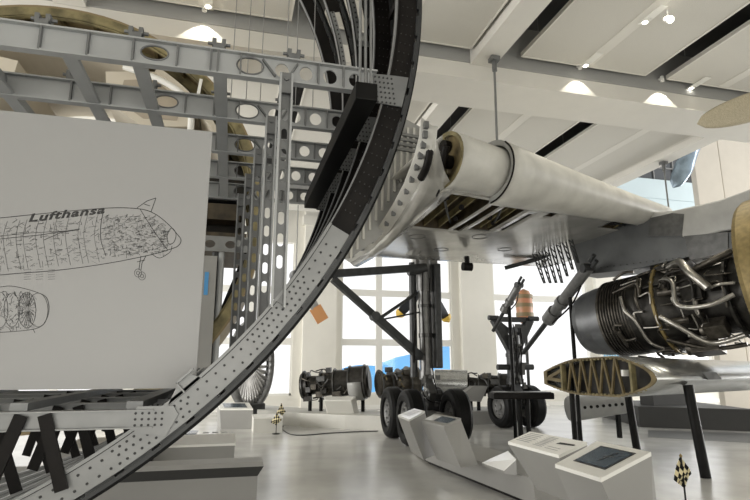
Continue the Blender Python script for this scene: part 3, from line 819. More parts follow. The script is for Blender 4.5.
# torn trailing-edge ribs near the pylon
for k in range(7):
    t0_ = k / 6
    top = aD(539 + 33 * t0_, 266 - 22 * t0_, 12.2 - 1.0 * t0_); L = 1.0 - .12 * abs(k - 3)
    lean = V((.22, .05, 0)); wv = RT * .05
    m = MB(); a0_, b0_ = top - lean * .6 + V((0, 0, .35)), top + lean * .5 - V((0, 0, L * .6))
    m.bar(a0_ - wv, b0_, .022, .022).bar(a0_ + wv, b0_ + RT * .03, .022, .022)
    for j in range(6):
        f = (j + .5) / 7; m.bar(a0_.lerp(b0_, f) - wv * (1 - f), a0_.lerp(b0_, f + .1) + wv * (1 - f), .016, .016)
    m.build('flap_rib', 'geardark', wing)
m = MB(); m.pipe([aD(505, 268, 12.9), aD(540, 258, 12.6), aD(565, 246, 12.2), aD(590, 236, 11.8)], .05); m.build('torque_tube', 'geardark', wing)
for k in range(4):
    m = MB(); m.bar(aD(505 + 12 * k, 246 + 7 * k, 12.9), aD(545, 236 + 8 * k, 12.3), .09, .04); m.build('flap_stringer', 'winglight', wing)
# wing root: curved frame with ribbed fuselage side wall
rt_pts = [(433, 126, 7.0), (431, 145, 7.1), (425, 166, 7.4), (415, 190, 7.9), (402, 212, 8.6), (388, 232, 9.4), (372, 248, 10.3), (350, 262, 11.3)]
rt3 = [aD(*q) for q in rt_pts]
m_ = MB()
off = V((-.16, .0, .1))
rows = []
for p_ in rt3: rows.append([p_ + V((.06, 0, 0)), p_, p_ + off * .9, p_ + off])
m_.grid(rows); rf = m_.build('root_frame', 'wingwhite', wing, thick=.03)
m_ = MB()
for p_, q_ in zip(rt3, rt3[1:]):
    for f in (.2, .7):
        c_ = p_.lerp(q_, f); MB().box(c_ + V((-.10, -.03, .04)), (.06, .06, .09)).build('clip', 'aludark', rf)
# belly skin from root frame to lower skin
m_ = MB(); rows = []
for i, p_ in enumerate(rt3):
    f = i / (len(rt3) - 1)
    q_ = under(.03 + .05 * f, min(1, f * 1.0), -.01)
    mid = p_.lerp(q_, .5) + V((0, 0, -.16))
    rows.append([p_, p_.lerp(mid, .5) + V((0, 0, -.03)), mid, q_.lerp(mid, .4), q_])
m_.grid(rows); m_.build('root_fairing', 'wingbelly', wing, thick=.02)
# dark oval behind the root frame
MB().pipe([aD(427, 135, 7.2), aD(430, 150, 7.2), aD(426, 168, 7.3), aD(421, 178, 7.5)], .055).build('hydraulic_line', 'frameblack', rf)
side_top = [(437, 122), (400, 128)]
m_ = MB(); wy = 8.8
cr = [aY(*q, wy) for q in [(385, 108), (432, 133), (425, 160), (412, 190), (396, 218), (376, 240), (350, 258), (330, 262), (340, 200)]]
m_.poly(cr, (0, .03, 0)); sw = m_.build('fuselage_side_wall', 'winglight', wing)
for k in range(12):
    x = 352 + k * 6.2
    t_, b_ = aY(x, 128 if x > 390 else 150, wy - .02), aY(x - 1, 262 - (x - 350) * 1.55 if x > 350 else 262, wy - .02)
    if b_.z < t_.z - .1: MB().bar(t_, b_, .04, .04, (1, 0, 0)).build('wall_rib', 'wingwhite', sw)
for j in range(4):
    MB().bar(aY(394, 133 + j * 5, wy - .05), aY(424, 138 + j * 5, wy - .05), .05, .05).build('cross_rib', 'alu', sw)

# hanger rods carrying the wing
for (t, b, d, lab) in (((494, 57), (497, 131), 0, 'steel rod from ceiling beam down to the wing slat end'), ((664, 168), (669, 212), 1, 'steel rod from ceiling down to the outer end of the slat')):
    if d == 0:
        tp = aZ(494, 57, 7.13); bt = V((tp.x, tp.y, 4.9))
        bt = aY(497, 140, tp.y)
    else:
        tp = aX(664, 168, 11.2); tp = V((11.2, tp.y, 7.13)); bt = V((11.2, tp.y, 5.45))
    o = thing('hanger_rod', lab, 'rod', bt, 'rods hanging the wing')
    MB().tube(bt, tp, .022, n=10).build('rod', 'alu', o)
    MB().tube(tp - V((0, 0, .28)), tp, .045, n=10).box(tp - V((0, 0, .05)), (.16, .16, .08)).build('shackle', 'aludark', o)

# ================================================================== ENGINE + PYLON
E0 = aD(590, 324, 8.5); E1 = aD(745, 295, 6.9)
ed_ = (E1 - E0).normalized()
side = ed_.cross(V((0, 0, 1))).normalized()      # pointing away from or towards camera
if side.dot(EYEP - E0) < 0: side = -side
upv = side.cross(ed_).normalized()
if upv.z < 0: upv = -upv
def ep(s, a, r): return E0 + ed_ * s + side * r * math.cos(a) + upv * r * math.sin(a)
py_ = thing('engine_pylon', 'grey metal engine pylon projecting forward below the wing', 'pylon', E0 + V((0, 0, .6)))
pp = E0 + side * .28
P = lambda x, y, o=0: aP(x, y, pp + side * o, side)
low = [P(*q) for q in [(568, 242), (578, 275), (608, 272), (640, 268), (684, 258), (730, 250), (765, 246), (770, 228), (720, 233), (690, 240), (662, 222), (640, 214), (612, 220)]]
MB().poly(low, -side * .56).build('lower_box', 'winggrey', py_, bevel=.01)
upc = [P(*q) for q in [(640, 213), (662, 226), (690, 241), (720, 232), (770, 224), (775, 180), (720, 200), (672, 211)]]
MB().poly([q + side * .015 for q in upc], -side * .59).build('upper_fairing', 'winglight', py_, bevel=.03)
MB().poly([P(*q, .02) for q in [(672, 213), (650, 218), (648, 236), (682, 236), (684, 214)]], -side * .01).build('dark_panel', 'steel', py_)
MB().poly([P(*q, .02) for q in [(684, 236), (690, 260), (728, 252), (728, 232)]], -side * .01).build('worn_panel', 'steel', py_)
m_ = MB()
for k in range(24):
    f = k / 23; q_ = P(575 + 150 * f, 271 - 19 * f, .01); m_.tube(q_, q_ + side * .008, .008, n=6)
m_.build('rivets', 'rivet', py_)
MB().bar(P(735, 236, .02), P(752, 258, .02), .06, .04).bar(P(740, 252, .02), P(752, 234, .02), .05, .04).build('thrust_link', 'alu', py_)

eng = thing('jet_engine', 'uncowled jet engine with grey exhaust nozzle and exposed pipework hanging under the pylon', 'jet engine', E0 + ed_ * 1.2)
MB().lathe(E0, ed_, [(-.02, .40), (-.04, .43), (.05, .475), (.25, .51), (.42, .52), (.42, .47), (.1, .43), (-.02, .40)], 40).lathe(E0, ed_, [(.3, .01), (.3, .46)], 40).build('exhaust_nozzle', 'nozzle', eng)
MB().lathe(E0, ed_, [(-.25, .01), (-.05, .12), (.3, .26)], 28).build('exhaust_cone', 'engmid', eng)
MB().lathe(E0, ed_, [(.42, .50), (.45, .545), (.50, .545), (.52, .53), (1.0, .565), (1.05, .55), (1.25, .56), (1.25, .4)], 44).build('turbine_case', 'engdark', eng)
for k in range(10): MB().lathe(E0, ed_, [(.50 + k * .042, .545), (.50 + k * .042, .565), (.515 + k * .042, .565), (.515 + k * .042, .545)], 40).build('cooling_tube', 'engmid', eng)
for s_, r_, mt in ((1.27, .64, 'brass'), (.44, .565, 'engmid'), (1.75, .52, 'engmid'), (2.12, .56, 'engdark')):
    m_ = MB().lathe(E0, ed_, [(s_, r_ - .14), (s_, r_), (s_ + .035, r_), (s_ + .035, r_ - .14)], 48)
    fo = m_.build('flange', mt, eng)
    m_ = MB()
    for k in range(36):
        a = k * math.pi / 18; m_.tube(ep(s_ - .012, a, r_ - .03), ep(s_ + .047, a, r_ - .03), .010, n=6)
    m_.build('bolts', 'engdark', fo)
MB().lathe(E0, ed_, [(1.3, .60), (1.36, .56), (1.5, .47), (1.75, .44), (2.05, .46), (2.3, .52), (2.4, .55)], 40).build('core_case', 'engdark', eng)
for k in range(8):
    a = k * math.pi / 4 + .3; MB().tube(ep(1.34, a, .53), ep(1.62, a, .50), .065, .05, 12).build('burner_can', 'engmid', eng)
random.seed(11)
for k in range(38):
    a = random.uniform(-1.5, 1.75); s_ = random.uniform(.55, 2.0); r_ = .57 if s_ < 1.2 else .56
    pts = [ep(s_, a, r_ + .02)]
    for j in range(random.randint(2, 4)):
        if random.random() < .5: s_ = min(2.25, s_ + random.uniform(.1, .35))
        else: a += random.uniform(-.6, .6)
        pts.append(ep(s_, a, r_ + random.uniform(.02, .10)))
    MB().pipe(pts, random.choice([.009, .012, .016, .02])).build('pipe', random.choice(['engmid', 'pipe', 'engdark', 'engmid']), eng)
for pts, r_, mt in (([(1.45, .55, .62), (1.6, .35, .68), (1.62, -.1, .7), (1.95, -.2, .72), (2.25, -.1, .66)], .03, 'pipe'),
                    ([(1.35, -.25, .66), (1.55, -.5, .7), (1.8, -.9, .72), (2.2, -.85, .7)], .032, 'pipe'),
                    ([(1.5, .9, .62), (1.7, .75, .72), (1.85, .4, .74), (2.0, .1, .68)], .055, 'pipe'),
                    ([(1.85, .55, .66), (2.1, .6, .72), (2.3, .75, .7)], .04, 'engmid'),
                    ([(.85, .35, .6), (.9, .0, .62), (1.0, -.25, .62), (1.05, -.8, .61), (1.15, -1.1, .6)], .024, 'pipe'),
                    ([(1.3, -.75, .66), (1.7, -1.2, .66), (2.1, -1.3, .64)], .028, 'engmid')):
    MB().pipe([ep(*q) for q in pts], r_).build('duct', mt, eng)
for s_, a, r_, sz in ((1.65, -1.3, .6, (.35, .22, .2)), (1.9, -.75, .58, (.25, .2, .18)), (1.55, 1.2, .52, (.3, .2, .16)), (2.05, .3, .52, (.2, .18, .14)), (1.2, -1.35, .58, (.2, .12, .12)), (1.75, .2, .5, (.25, .25, .12))):
    c_ = ep(s_, a, r_); MB().box(c_, sz, ed_, side * -math.sin(a) + upv * math.cos(a)).tube(c_ - ed_ * (sz[0] * .7), c_ + ed_ * (sz[0] * .5), sz[2] * .45).build('accessory_box', random.choice(['engdark', 'engmid']), eng, bevel=.012)
# fan frame: big gold ring at the front
FS = 2.50
MB().lathe(E0, ed_, [(FS, .98), (FS - .03, 1.10), (FS + .02, 1.13), (FS + .30, 1.13), (FS + .33, 1.08), (FS + .30, .98), (FS, .98)], 64).build('fan_frame', 'brass', eng)
m_ = MB()
for k in range(80):
    a = k * math.pi / 40; m_.tube(ep(FS - .05, a, 1.05), ep(FS + .0, a, 1.05), .012, n=6)
m_.build('fan_frame_bolts', 'engdark', eng)
for k in range(12):
    a = k * math.pi / 6 + .15; MB().bar(ep(FS + .15, a, .5), ep(FS + .15, a, 1.0), .22, .05, ed_).build('fan_strut', 'engmid', eng)
MB().lathe(E0, ed_, [(FS - .02, .5), (FS + .35, .5), (FS + .35, .02)], 36).build('fan_hub', 'engdark', eng)
for a in (1.45, 1.75): MB().bar(ep(1.2, a, .5), ep(1.2, a, .66), .1, .08).build('engine_mount', 'geardark', eng)

# real size of the engine and pylon, and their place below the outer wing
ESIZE = 1.353
EAT = aD(590, 324, 11.5)
TM = M.Translation(EAT) @ M.Scale(ESIZE, 4) @ M.Translation(-E0)
def resize(o):
    for ch in o.children:
        ch.data.transform(TM); ch.data.update(); resize(ch)
resize(eng); resize(py_)

# ================================================================== MAIN LANDING GEAR
def wheel(parent, c, axis, r, wd, n=36):
    h = wd / 2
    prof = [(-h * .55, r * .55), (-h * .92, r * .60), (-h, r * .78), (-h * .86, r * .93), (-h * .55, r), (h * .55, r), (h * .86, r * .93), (h, r * .78), (h * .92, r * .60), (h * .55, r * .55)]
    t = MB().lathe(c, axis, prof, n); 
    for gx in (-.3, 0, .3): t.lathe(c, axis, [(h * gx - .012, r + .001), (h * gx - .012, r + .004), (h * gx + .012, r + .004), (h * gx + .012, r + .001)], n)
    to = t.build('tyre', 'tyre', parent)
    hb = MB().lathe(c, axis, [(-h * .62, 0.001), (-h * .66, r * .14), (-h * .5, r * .16), (-h * .38, r * .34), (-h * .5, r * .50), (-h * .66, r * .56), (h * .66, r * .56), (h * .5, r * .5), (h * .38, r * .34), (h * .5, r * .16), (h * .6, 0.001)], n)
    u, v, d = basis(axis)
    for k in range(10):
        a = k * math.pi / 5; p_ = V(c) + u * r * .42 * math.cos(a) + v * r * .42 * math.sin(a); hb.tube(p_ - d * h * .6, p_ + d * h * .6, r * .035, n=6)
    hb.build('hub', 'hub', to)
GX, GY = 4.42, 12.25
mg = thing('main_landing_gear', 'tall dark grey main landing gear leg with four wheel bogie standing under the wing', 'landing gear', (GX, GY, 0))
R_ = .58
for sx in (-.52, .52):
    for sy in (-.68, .68): wheel(mg, (GX - .10 + sx * .98, GY + sy, R_), (1, 0, 0), R_, .40)
MB().tube((GX - .3, GY - .68, R_), (GX + .3, GY - .68, R_), .08).tube((GX - .3, GY + .68, R_), (GX + .3, GY + .68, R_), .08).build('axle', 'geargrey', mg)
MB().bar((GX, GY - .75, R_), (GX, GY + .75, R_), .16, .18).build('bogie_beam', 'geargrey', mg, bevel=.03)
MB().tube((GX, GY, R_), (GX, GY, 1.5), .085).build('piston', 'chrome', mg)
MB().tube((GX, GY, 1.35), (GX, GY, 1.55), .17).tube((GX, GY, 1.5), (GX - .02, GY, 3.5), .145).tube((GX - .02, GY, 3.4), (GX - .02, GY, 4.15), .18).tube((GX - .25, GY, 4.1), (GX + .3, GY, 4.1), .11).build('main_strut', 'geargrey', mg)
MB().tube((GX + .0, GY, 2.3), (GX, GY, 2.4), .17).build('collar', 'steel', mg)
MB().tube((GX - .01, GY, 3.0), (GX - .01, GY, 3.08), .17).build('collar', 'steel', mg)
MB().tube((GX - .27, GY + .1, 1.4), (GX - .27, GY + .1, 4.1), .09).build('actuator', 'geardark', mg)
MB().bb(GX + .17, GX + .33, GY - .25, GY + .35, 1.6, 4.05).build('gear_door', 'geardark', mg, bevel=.03)
MB().bar((GX - .05, GY - .2, 1.45), (GX, GY - .42, 1.05), .16, .05, (1, 0, 0)).bar((GX, GY - .42, 1.05), (GX, GY - .18, .68), .14, .05, (1, 0, 0)).build('torque_link', 'steel', mg)
pa, pb = aY(333, 279, 11.6), V((GX - .15, GY - .05, 1.85))
MB().bar(pa, pa.lerp(pb, .48), .13, .14).bar(pa.lerp(pb, .48), pb, .16, .17).tube(pa.lerp(pb, .46) - V((0, .14, 0)), pa.lerp(pb, .46) + V((0, .14, 0)), .1).build('side_stay', 'geardark', mg)
pc_, pd_ = aY(330, 274, 11.6), V((GX - .1, GY - .1, 3.95))
MB().bar(pc_, pd_, .14, .17).tube(pd_ - V((.35, 0, .08)), pd_ - V((-.1, 0, .0)), .13).build('retraction_beam', 'geardark', mg)
MB().tube(pa.lerp(pb, .5), V((GX - .2, GY, 3.35)), .04).tube(pa.lerp(pb, .5) + V((.1, 0, 0)), V((GX - .12, GY, 2.9)), .02).build('lock_stay', 'geardark', mg)
for pts in ([(GX - .1, GY - .16, 3.9), (GX - .13, GY - .17, 3.0), (GX - .09, GY - .18, 2.0), (GX - .12, GY - .2, 1.2), (GX - .2, GY - .4, .8)], [(GX + .06, GY - .16, 3.7), (GX + .08, GY - .18, 2.4), (GX + .1, GY - .2, 1.4), (GX + .2, GY - .5, .75)], [(GX - .05, GY - .2, 1.4), (GX - .22, GY - .3, 1.15), (GX - .1, GY - .4, .9), (GX + .1, GY - .5, .85)]):
    MB().pipe(pts, .014).build('hydraulic_hose', 'frameblack', mg)
m_ = MB()
for k in range(14): MB().box((GX + random.uniform(-.18, .2), GY - .18 - random.uniform(0, .12), random.uniform(.8, 1.4)), (random.uniform(.04, .12), .07, random.uniform(.04, .12))).build('brake_fitting', 'steel', mg)
MB().tube((GX - .32, GY - .15, 2.1), (GX - .3, GY - .15, 2.7), .025).bar((GX - .37, GY - .2, 1.72), (GX - .34, GY - .2, 2.45), .05, .02).build('streamer', 'frameblack', mg)

# ================================================================== SECOND LANDING GEAR
NX, NY = 7.75, 14.2
ng = thing('landing_gear', 'second landing gear leg with forked top and two wheels behind the main gear', 'landing gear', (NX, NY, 0))
for sx in (-.40, .40): wheel(ng, (NX + sx, NY, .56), (1, .12, 0), .56, .42)
MB().tube((NX - .4, NY, .56), (NX + .4, NY, .56), .08).build('axle', 'geardark', ng)
MB().tube((NX, NY, .5), (NX, NY, 1.3), .10).build('piston', 'pipe', ng)
MB().tube((NX, NY, 1.2), (NX, NY, 2.5), .21).tube((NX, NY, 1.15), (NX, NY, 1.3), .24).tube((NX, NY, 1.9), (NX, NY, 2.0), .23).tube((NX - .55, NY - .05, 1.62), (NX + .55, NY - .05, 1.62), .08).build('main_strut', 'geardark', ng)
for sx in (-1, 1):
    MB().bar((NX + sx * .08, NY, 2.1), (NX + sx * .55, NY, 2.95), .20, .22).bar((NX + sx * .1, NY, 2.6), (NX + sx * .62, NY, 2.98), .12, .12).tube((NX + sx * .48, NY - .1, 2.98), (NX + sx * .78, NY - .1, 2.98), .07).build('fork_arm', 'geardark', ng)
MB().bar((NX - .6, NY, 2.95), (NX + .6, NY, 2.95), .14, .14).tube((NX + .2, NY - .2, 2.65), (NX + .2, NY + .2, 2.65), .13).build('cross_head', 'geardark', ng)
m_ = MB()
for k in range(26): MB().box((NX + random.uniform(-.24, .24), NY - .16 - random.uniform(0, .12), random.uniform(1.05, 2.85)), (random.uniform(.05, .16), .09, random.uniform(.05, .16))).build('fitting', 'steel', ng)
for k in range(6):
    x = NX + random.uniform(-.2, .2)
    MB().pipe([(x, NY - .25, 2.8), (x + random.uniform(-.1, .1), NY - .3, 2.2), (x + random.uniform(-.15, .15), NY - .3, 1.6), (x, NY - .25, 1.1)], .016).build('hydraulic_hose', 'frameblack', ng)
MB().bar((NX - .1, NY - .22, 1.15), (NX - .1, NY - .5, .85), .2, .06, (1, 0, 0)).build('torque_link', 'geardark', ng)
# diagonal retraction struts on black posts
def strut_on_post(lab, p0, p1, post, r):
    p0, p1 = V(p0), V(p1); d = (p1 - p0)
    f = thing('actuator_strut', lab, 'strut', (post.x, post.y, 0), 'actuator struts on posts')
    MB().tube(p0, p0 + d * .5, r * .5).build('rod', 'geardark', f)
    MB().tube(p0 + d * .42, p0 + d * .97, r).tube(p0 + d * .42, p0 + d * .52, r * 1.35).tube(p0 + d * .6, p0 + d * .64, r * 1.25).build('cylinder', 'geargrey', f)
    u, v, dn = basis(d)
    MB().tube(p1 - d * .04 - u * r, p1 - d * .04 + u * r, r * .8).tube(p1 - v * r * .6, p1 - v * r * .6 + dn * r * 1.6, r * .35).tube(p1 + v * r * .6, p1 + v * r * .6 + dn * r * 1.6, r * .35).build('end_clevis', 'geardark', f)
    MB().pipe([p0 + d * .45 + v * r * 1.3, p0 + d * .7 + v * r * 2.2, p0 + d * .85 + v * r * 1.2], r * .15).build('hose', 'frameblack', f)
    zt = p0.lerp(p1, max(0, min(1, ((post - p0).dot(d)) / d.length_squared)))
    MB().tube((post.x, post.y, 0), (post.x, post.y, zt.z), .042, n=10).tube((post.x, post.y, 0), (post.x, post.y, .02), .14, n=16).build('post', 'black', f)
s0, s1 = aD(524, 352, 13.6), aD(591, 264, 10.8)
pq = s0.lerp(s1, .73)
strut_on_post('long grey actuator strut on tall black post right of the forked landing gear', s0, s1, pq, .12)
s0, s1 = aD(493, 331, 12.9), aD(520, 283, 12.3)
pq = s0.lerp(s1, .6)
strut_on_post('short grey actuator strut on black post in front of forked landing gear', s0, s1, pq, .085)
# dark flat bench piece in front of the second gear
c_ = aD(521, 393, 11.5)
tb = thing('display_tray', 'dark flat aircraft part on black legs in front of the second landing gear wheels', 'aircraft part', (c_.x, c_.y, 0))
pl_ = [aZ(487, 391, c_.z), aZ(516, 388, c_.z), aZ(552, 390, c_.z), aZ(548, 394, c_.z), aZ(524, 396, c_.z), aZ(493, 395, c_.z)]
cb = sum(pl_, V()) / 6
MB().box(c_ + V((0, 0, -.05)), (1.25, .5, .13), RT, V((RT.y, -RT.x, 0))).build('slab', 'frameblack', tb, bevel=.02)
MB().box(c_ + V((0, 0, .02)), (1.15, .42, .02), RT, V((RT.y, -RT.x, 0))).build('top_plate', 'steel', tb)
for k in (-.05, .12): q_ = c_ + RT * k; MB().tube((q_.x, q_.y, 0), (q_.x, q_.y, c_.z - .1), .05).build('leg', 'black', tb)

# ================================================================== WING SECTION ON POSTS
LE_, TE_ = aD(657, 379, 8.3), aD(545, 387, 10.6)
ws = thing('wing_tip_section', 'silver wing section on black posts with cut end showing gold truss ribs', 'aircraft part', (LE_.x, LE_.y, 0))
TE_.z = LE_.z - .04
cdir = (TE_ - LE_); CL = cdir.length; cdir.normalize()
sdir = V((-cdir.y, cdir.x, 0)).normalized()
if sdir.x < 0: sdir = -sdir
sdir = (sdir + cdir * .06).normalized()
def thick(u): return .135 * min(1, math.sqrt(max(0, u) / .30)) * (1 - .10 * max(0, u - .3)) * (1 if u < .62 else 1 - .62 * ((u - .62) / .38) ** 1.6)
def foil(s, n=26, k=1.0):
    sc = 1 - .06 * s; pts = []
    for i in range(n + 1): u = (1 + math.cos(math.pi * i / n)) / 2; pts.append((u, thick(u) * 1.05))
    for i in range(1, n + 1): u = (1 - math.cos(math.pi * i / n)) / 2; pts.append((u, -thick(u) * .85))
    o = LE_ + sdir * s
    return [o + cdir * (u * CL * sc) + V((0, 0, th * CL * k * sc)) for u, th in pts]
NF = len(foil(0))
m_ = MB(); m_.grid([[p_ for p_ in foil(s)] for s in [0, .6, 1.2, 1.8, 2.4, 3.0, 3.6]], True, True); sk_ = m_.build('skin', 'chrome', ws, thick=.01)
f0 = foil(0.03)
fc = sum(f0, V()) / NF
def inside(u, v):     # u along chord, v -1..1 vertical inside the foil
    th = thick(u) * (1.05 if v > 0 else .85)
    return LE_ + cdir * (u * CL) + V((0, 0, th * v * CL * .93)) + sdir * .02
m_ = MB(); m_.poly([fc + (p_ - fc) * .98 + sdir * .35 for p_ in f0], sdir * .02); m_.build('inner_rib', 'darkbay', ws)
m_ = MB(); rows = [[p_ for p_ in foil(0.0) + [foil(0.0)[0]]], [fc + (p_ - fc) * .93 for p_ in foil(0.0) + [foil(0.0)[0]]]]
m_.grid(rows, False); m_.build('rib_flange', 'gold', ws, thick=.03)
us = [.26, .36, .46, .56, .66, .76]
for i in range(len(us) - 1):
    a_, b_ = us[i], us[i + 1]
    MB().bar(inside(a_, -1), inside((a_ + b_) / 2, 1), .035, .04).bar(inside((a_ + b_) / 2, 1), inside(b_, -1), .035, .04).build('truss_strut', 'gold', ws)
for u in (.18, .80): MB().bar(inside(u, -1), inside(u, 1), .09, .05).build('spar', 'primer', ws)
m_ = MB()
for i in range(24):
    u = .1 + .8 * i / 23
    for v in (-1, 1): p_ = inside(u, v); m_.box(p_, (.035, .05, .05))
m_.build('stringer_ends', 'primer', ws)
m_ = MB(); m_.box(inside(.24, .3), (.1, .06, .1)); m_.build('white_fitting', 'white', ws)
m_ = MB(); m_.bar(inside(.8, -.2), inside(.97, 0), .08, .06).bar(inside(.8, .6), inside(.95, .1), .06, .06).build('trailing_bracket', 'gold', ws)
MB().poly([LE_ + sdir * 1.05 + V((0, 0, .10)) - cdir * .0, LE_ + sdir * 1.4 + V((0, 0, .10)), LE_ + sdir * 1.5 + V((0, 0, -.02)) - cdir * .02, LE_ + sdir * 1.15 + V((0, 0, -.02)) - cdir * .02], -cdir * .03).build('leading_edge_panel', 'steel', ws)
for (px, py, pt) in ((637, 450, (628, 399)), (706, 478, (697, 396))):
    b_ = aZ(px, py, 0); t_ = b_ + V((0, 0, LE_.z - .12)); 
    t_ = V((b_.x - .02, b_.y + .12, LE_.z - .1))
    MB().tube(b_, t_, .075, n=16).build('post', 'black', ws)
b_ = TE_.lerp(LE_, .2) + sdir * .2; MB().tube((b_.x, b_.y, 0), (b_.x, b_.y, b_.z), .05).build('post', 'black', ws)
# riveted cylinder lying behind the posts
c0, c1 = aD(568, 409, 12.2), aD(636, 403, 12.2)
cy = thing('actuator_drum', 'grey perforated half round aircraft part below the gold ribbed wing section', 'aircraft part', ((c0.x + c1.x) / 2, c0.y, 0))
MB().lathe(c0, c1 - c0, [(0, .01), (0, .25), (.05, .28), (1.3, .2), (1.38, .01)], 28).build('body', 'winglight', cy)
m_ = MB(); u_, v_, d_ = basis(c1 - c0)
for k in range(8):
    q_ = c0 + d_ * (.15 + k * .14); nrm = (EYEP - q_); nrm = (nrm - d_ * nrm.dot(d_)).normalized(); rr = .28 - .062 * (.1 + k * .14)
    m_.tube(q_ + nrm * (rr - .02), q_ + nrm * (rr + .008), .035, n=12)
m_.build('lightening_holes', 'frameblack', cy)
MB().bar(c0 + d_ * .2 + V((0, 0, -.28)), c0 + d_ * .2 - V((0, 0, c0.z)), .08, .08).bar(c0 + d_ * 1.1 + V((0, 0, -.2)), c0 + d_ * 1.1 - V((0, 0, c0.z)), .08, .08).build('stand', 'black', cy)

# ================================================================== CONSOLE ROW AND PLINTH
# line of the front foot of the plinth on the floor
F0, F1, F2 = V((3.56, 10.85, 0)), V((3.35, 9.4, 0)), V((3.55, 6.2, 0))
pl = thing('display_plinth', 'long low grey plinth carrying the sloping consoles beside the aisle', 'plinth', (3.5, 8.5, 0))
def onf(px, z=0.0):   # point of the plinth front line under a pixel column
    best = None
    for i in range(400):
        f = i / 399
        p_ = F0.lerp(F1, f * 2) if f < .5 else F1.lerp(F2, f * 2 - 1)
        v_ = p_ + V((0, 0, z)) - EYEP; x = 375 + F * v_.dot(RT) / v_.dot(FW)
        if best is None or abs(x - px) < best[0]: best = (abs(x - px), p_)
    return best[1]
back = V((.75, .05, 0))
ptsf = [F0, F0.lerp(F1, .5), F1, F1.lerp(F2, .33), F1.lerp(F2, .66), F2]
m_ = MB()
for a_, b_ in zip(ptsf, ptsf[1:]):
    m_.hexa([a_ + V((.02, 0, .05)), b_ + V((.02, 0, .05)), b_ + back + V((0, 0, .05)), a_ + back + V((0, 0, .05))], [p_ + V((0, 0, .34)) for p_ in (a_, b_, b_ + back, a_ + back)])
m_.build('body', 'console', pl)
m_ = MB()
for a_, b_ in zip(ptsf, ptsf[1:]):
    m_.hexa([a_ + V((.07, 0, 0)), b_ + V((.07, 0, 0)), b_ + back, a_ + back], [p_ + V((0, 0, .05)) for p_ in (a_ + V((.07, 0, 0)), b_ + V((.07, 0, 0)), b_ + back, a_ + back)])
m_.build('toe_kick', 'frameblack', pl)
def console(name, lab, quad_px, ztop, zlow, base_shift, wts=(1, 1, 1, 1), group='sloping consoles', bodym='console', topm='white', z0=.34):
    """top quad from pixels (front-left, front-right, back-right, back-left) at measured heights"""
    q = [aZ(x, y, z) for (x, y), z in zip(quad_px, zlow)]
    c = sum(q, V()) / 4
    o = thing(name, lab, 'console', (c.x, c.y, z0), group)
    base = [V((p_.x, p_.y, z0)) + base_shift * k_ for p_, k_ in zip(q, wts)]
    MB().hexa(base, [p_ - V((0, 0, .03)) for p_ in q]).build('body', bodym, o)
    MB().hexa([p_ - V((0, 0, .03)) for p_ in q], q).build('top', topm, o)
    nrm = (q[1] - q[0]).cross(q[3] - q[0]).normalized()
    if nrm.z < 0: nrm = -nrm
    def on(u, v, h=.003): return (q[0].lerp(q[1], u)).lerp(q[3].lerp(q[2], u), v) + nrm * h
    return o, on, nrm
def quadplate(on, u0, u1, v0, v1, nrm, name, m, par, h=.002, t=.004):
    MB().hexa([on(u0, v0, h), on(u1, v0, h), on(u1, v1, h), on(u0, v1, h)], [on(u0, v0, h + t), on(u1, v0, h + t), on(u1, v1, h + t), on(u0, v1, h + t)]).build(name, m, par)
def textlines(on, nrm, par, rects):
    m = MB()
    for (u0, u1, v0, v1, nn) in rects:
        for k in range(nn):
            v = v0 + (v1 - v0) * k / max(1, nn - 1); e = u1 - random.uniform(0, .15) * (u1 - u0)
            hv = (v1 - v0) / nn * .28
            m.hexa([on(u0, v, .002), on(e, v, .002), on(e, v + hv, .002), on(u0, v + hv, .002)], [on(u0, v, .003), on(e, v, .003), on(e, v + hv, .003), on(u0, v + hv, .003)])
    m.build('printed_text', 'greytext', par)
sh = V((.16, -.16, 0))
c1_, on, nr = console('console', 'narrow sloping console at the far end of the plinth beside the main gear tyres', [(398, 415), (409, 419.5), (425, 411), (414, 408.5)], 0, [.88, .88, .96, .96], sh, topm='whitegloss')
textlines(on, nr, c1_, [(.15, .85, .25, .8, 5)])
c2_, on, nr = console('console', 'second sloping console with a small dark screen near the main gear tyres', [(421.5, 420.5), (444, 425.5), (461, 418), (435, 413.5)], 0, [.86, .86, .94, .94], sh, topm='console')
quadplate(on, .42, .95, .25, .8, nr, 'screen', 'display', c2_); quadplate(on, .04, .36, .2, .8, nr, 'label', 'whitegloss', c2_)
c3_, on, nr = console('console', 'wide console with a bright white text panel left of the grey screen console', [(508, 441.5), (559, 455), (587, 442), (530, 431.5)], 0, [.84, .84, .94, .94], V((.30, -.04, 0)), topm='white', wts=(1, 1, .15, .15))
textlines(on, nr, c3_, [(.06, .36, .25, .85, 6), (.42, .62, .2, .85, 8), (.66, .9, .18, .3, 2)])
m_ = MB()
m_.hexa([on(.7, .55), on(.95, .62), on(.95, .7), on(.72, .66)], [p_ + nr * .002 for p_ in (on(.7, .55), on(.95, .62), on(.95, .7), on(.72, .66))]); m_.build('aircraft_silhouette', 'ink', c3_)
c4_, on, nr = console('console', 'large pale console with an angled dark touch screen in the foreground', [(555, 464), (601, 478), (651, 452), (597, 441)], 0, [.86, .86, 1.0, 1.0], V((.38, .02, 0)), bodym='console', topm='white', z0=.0, wts=(1, 1, .05, .05))
quadplate(on, .20, .86, .22, .86, nr, 'screen_frame', 'displayframe', c4_, .001, .003); quadplate(on, .23, .83, .26, .82, nr, 'screen', 'display', c4_, .004, .002)
m_ = MB(); m_.bar(on(.52, .55, .007), on(.70, .60, .007), .012, .002, nr.cross(on(.7, .6) - on(.5, .5))).bar(on(.56, .40, .007), on(.64, .74, .007), .018, .002, nr.cross(on(.64, .74) - on(.56, .4))); m_.build('aircraft_icon', 'displayframe', c4_)
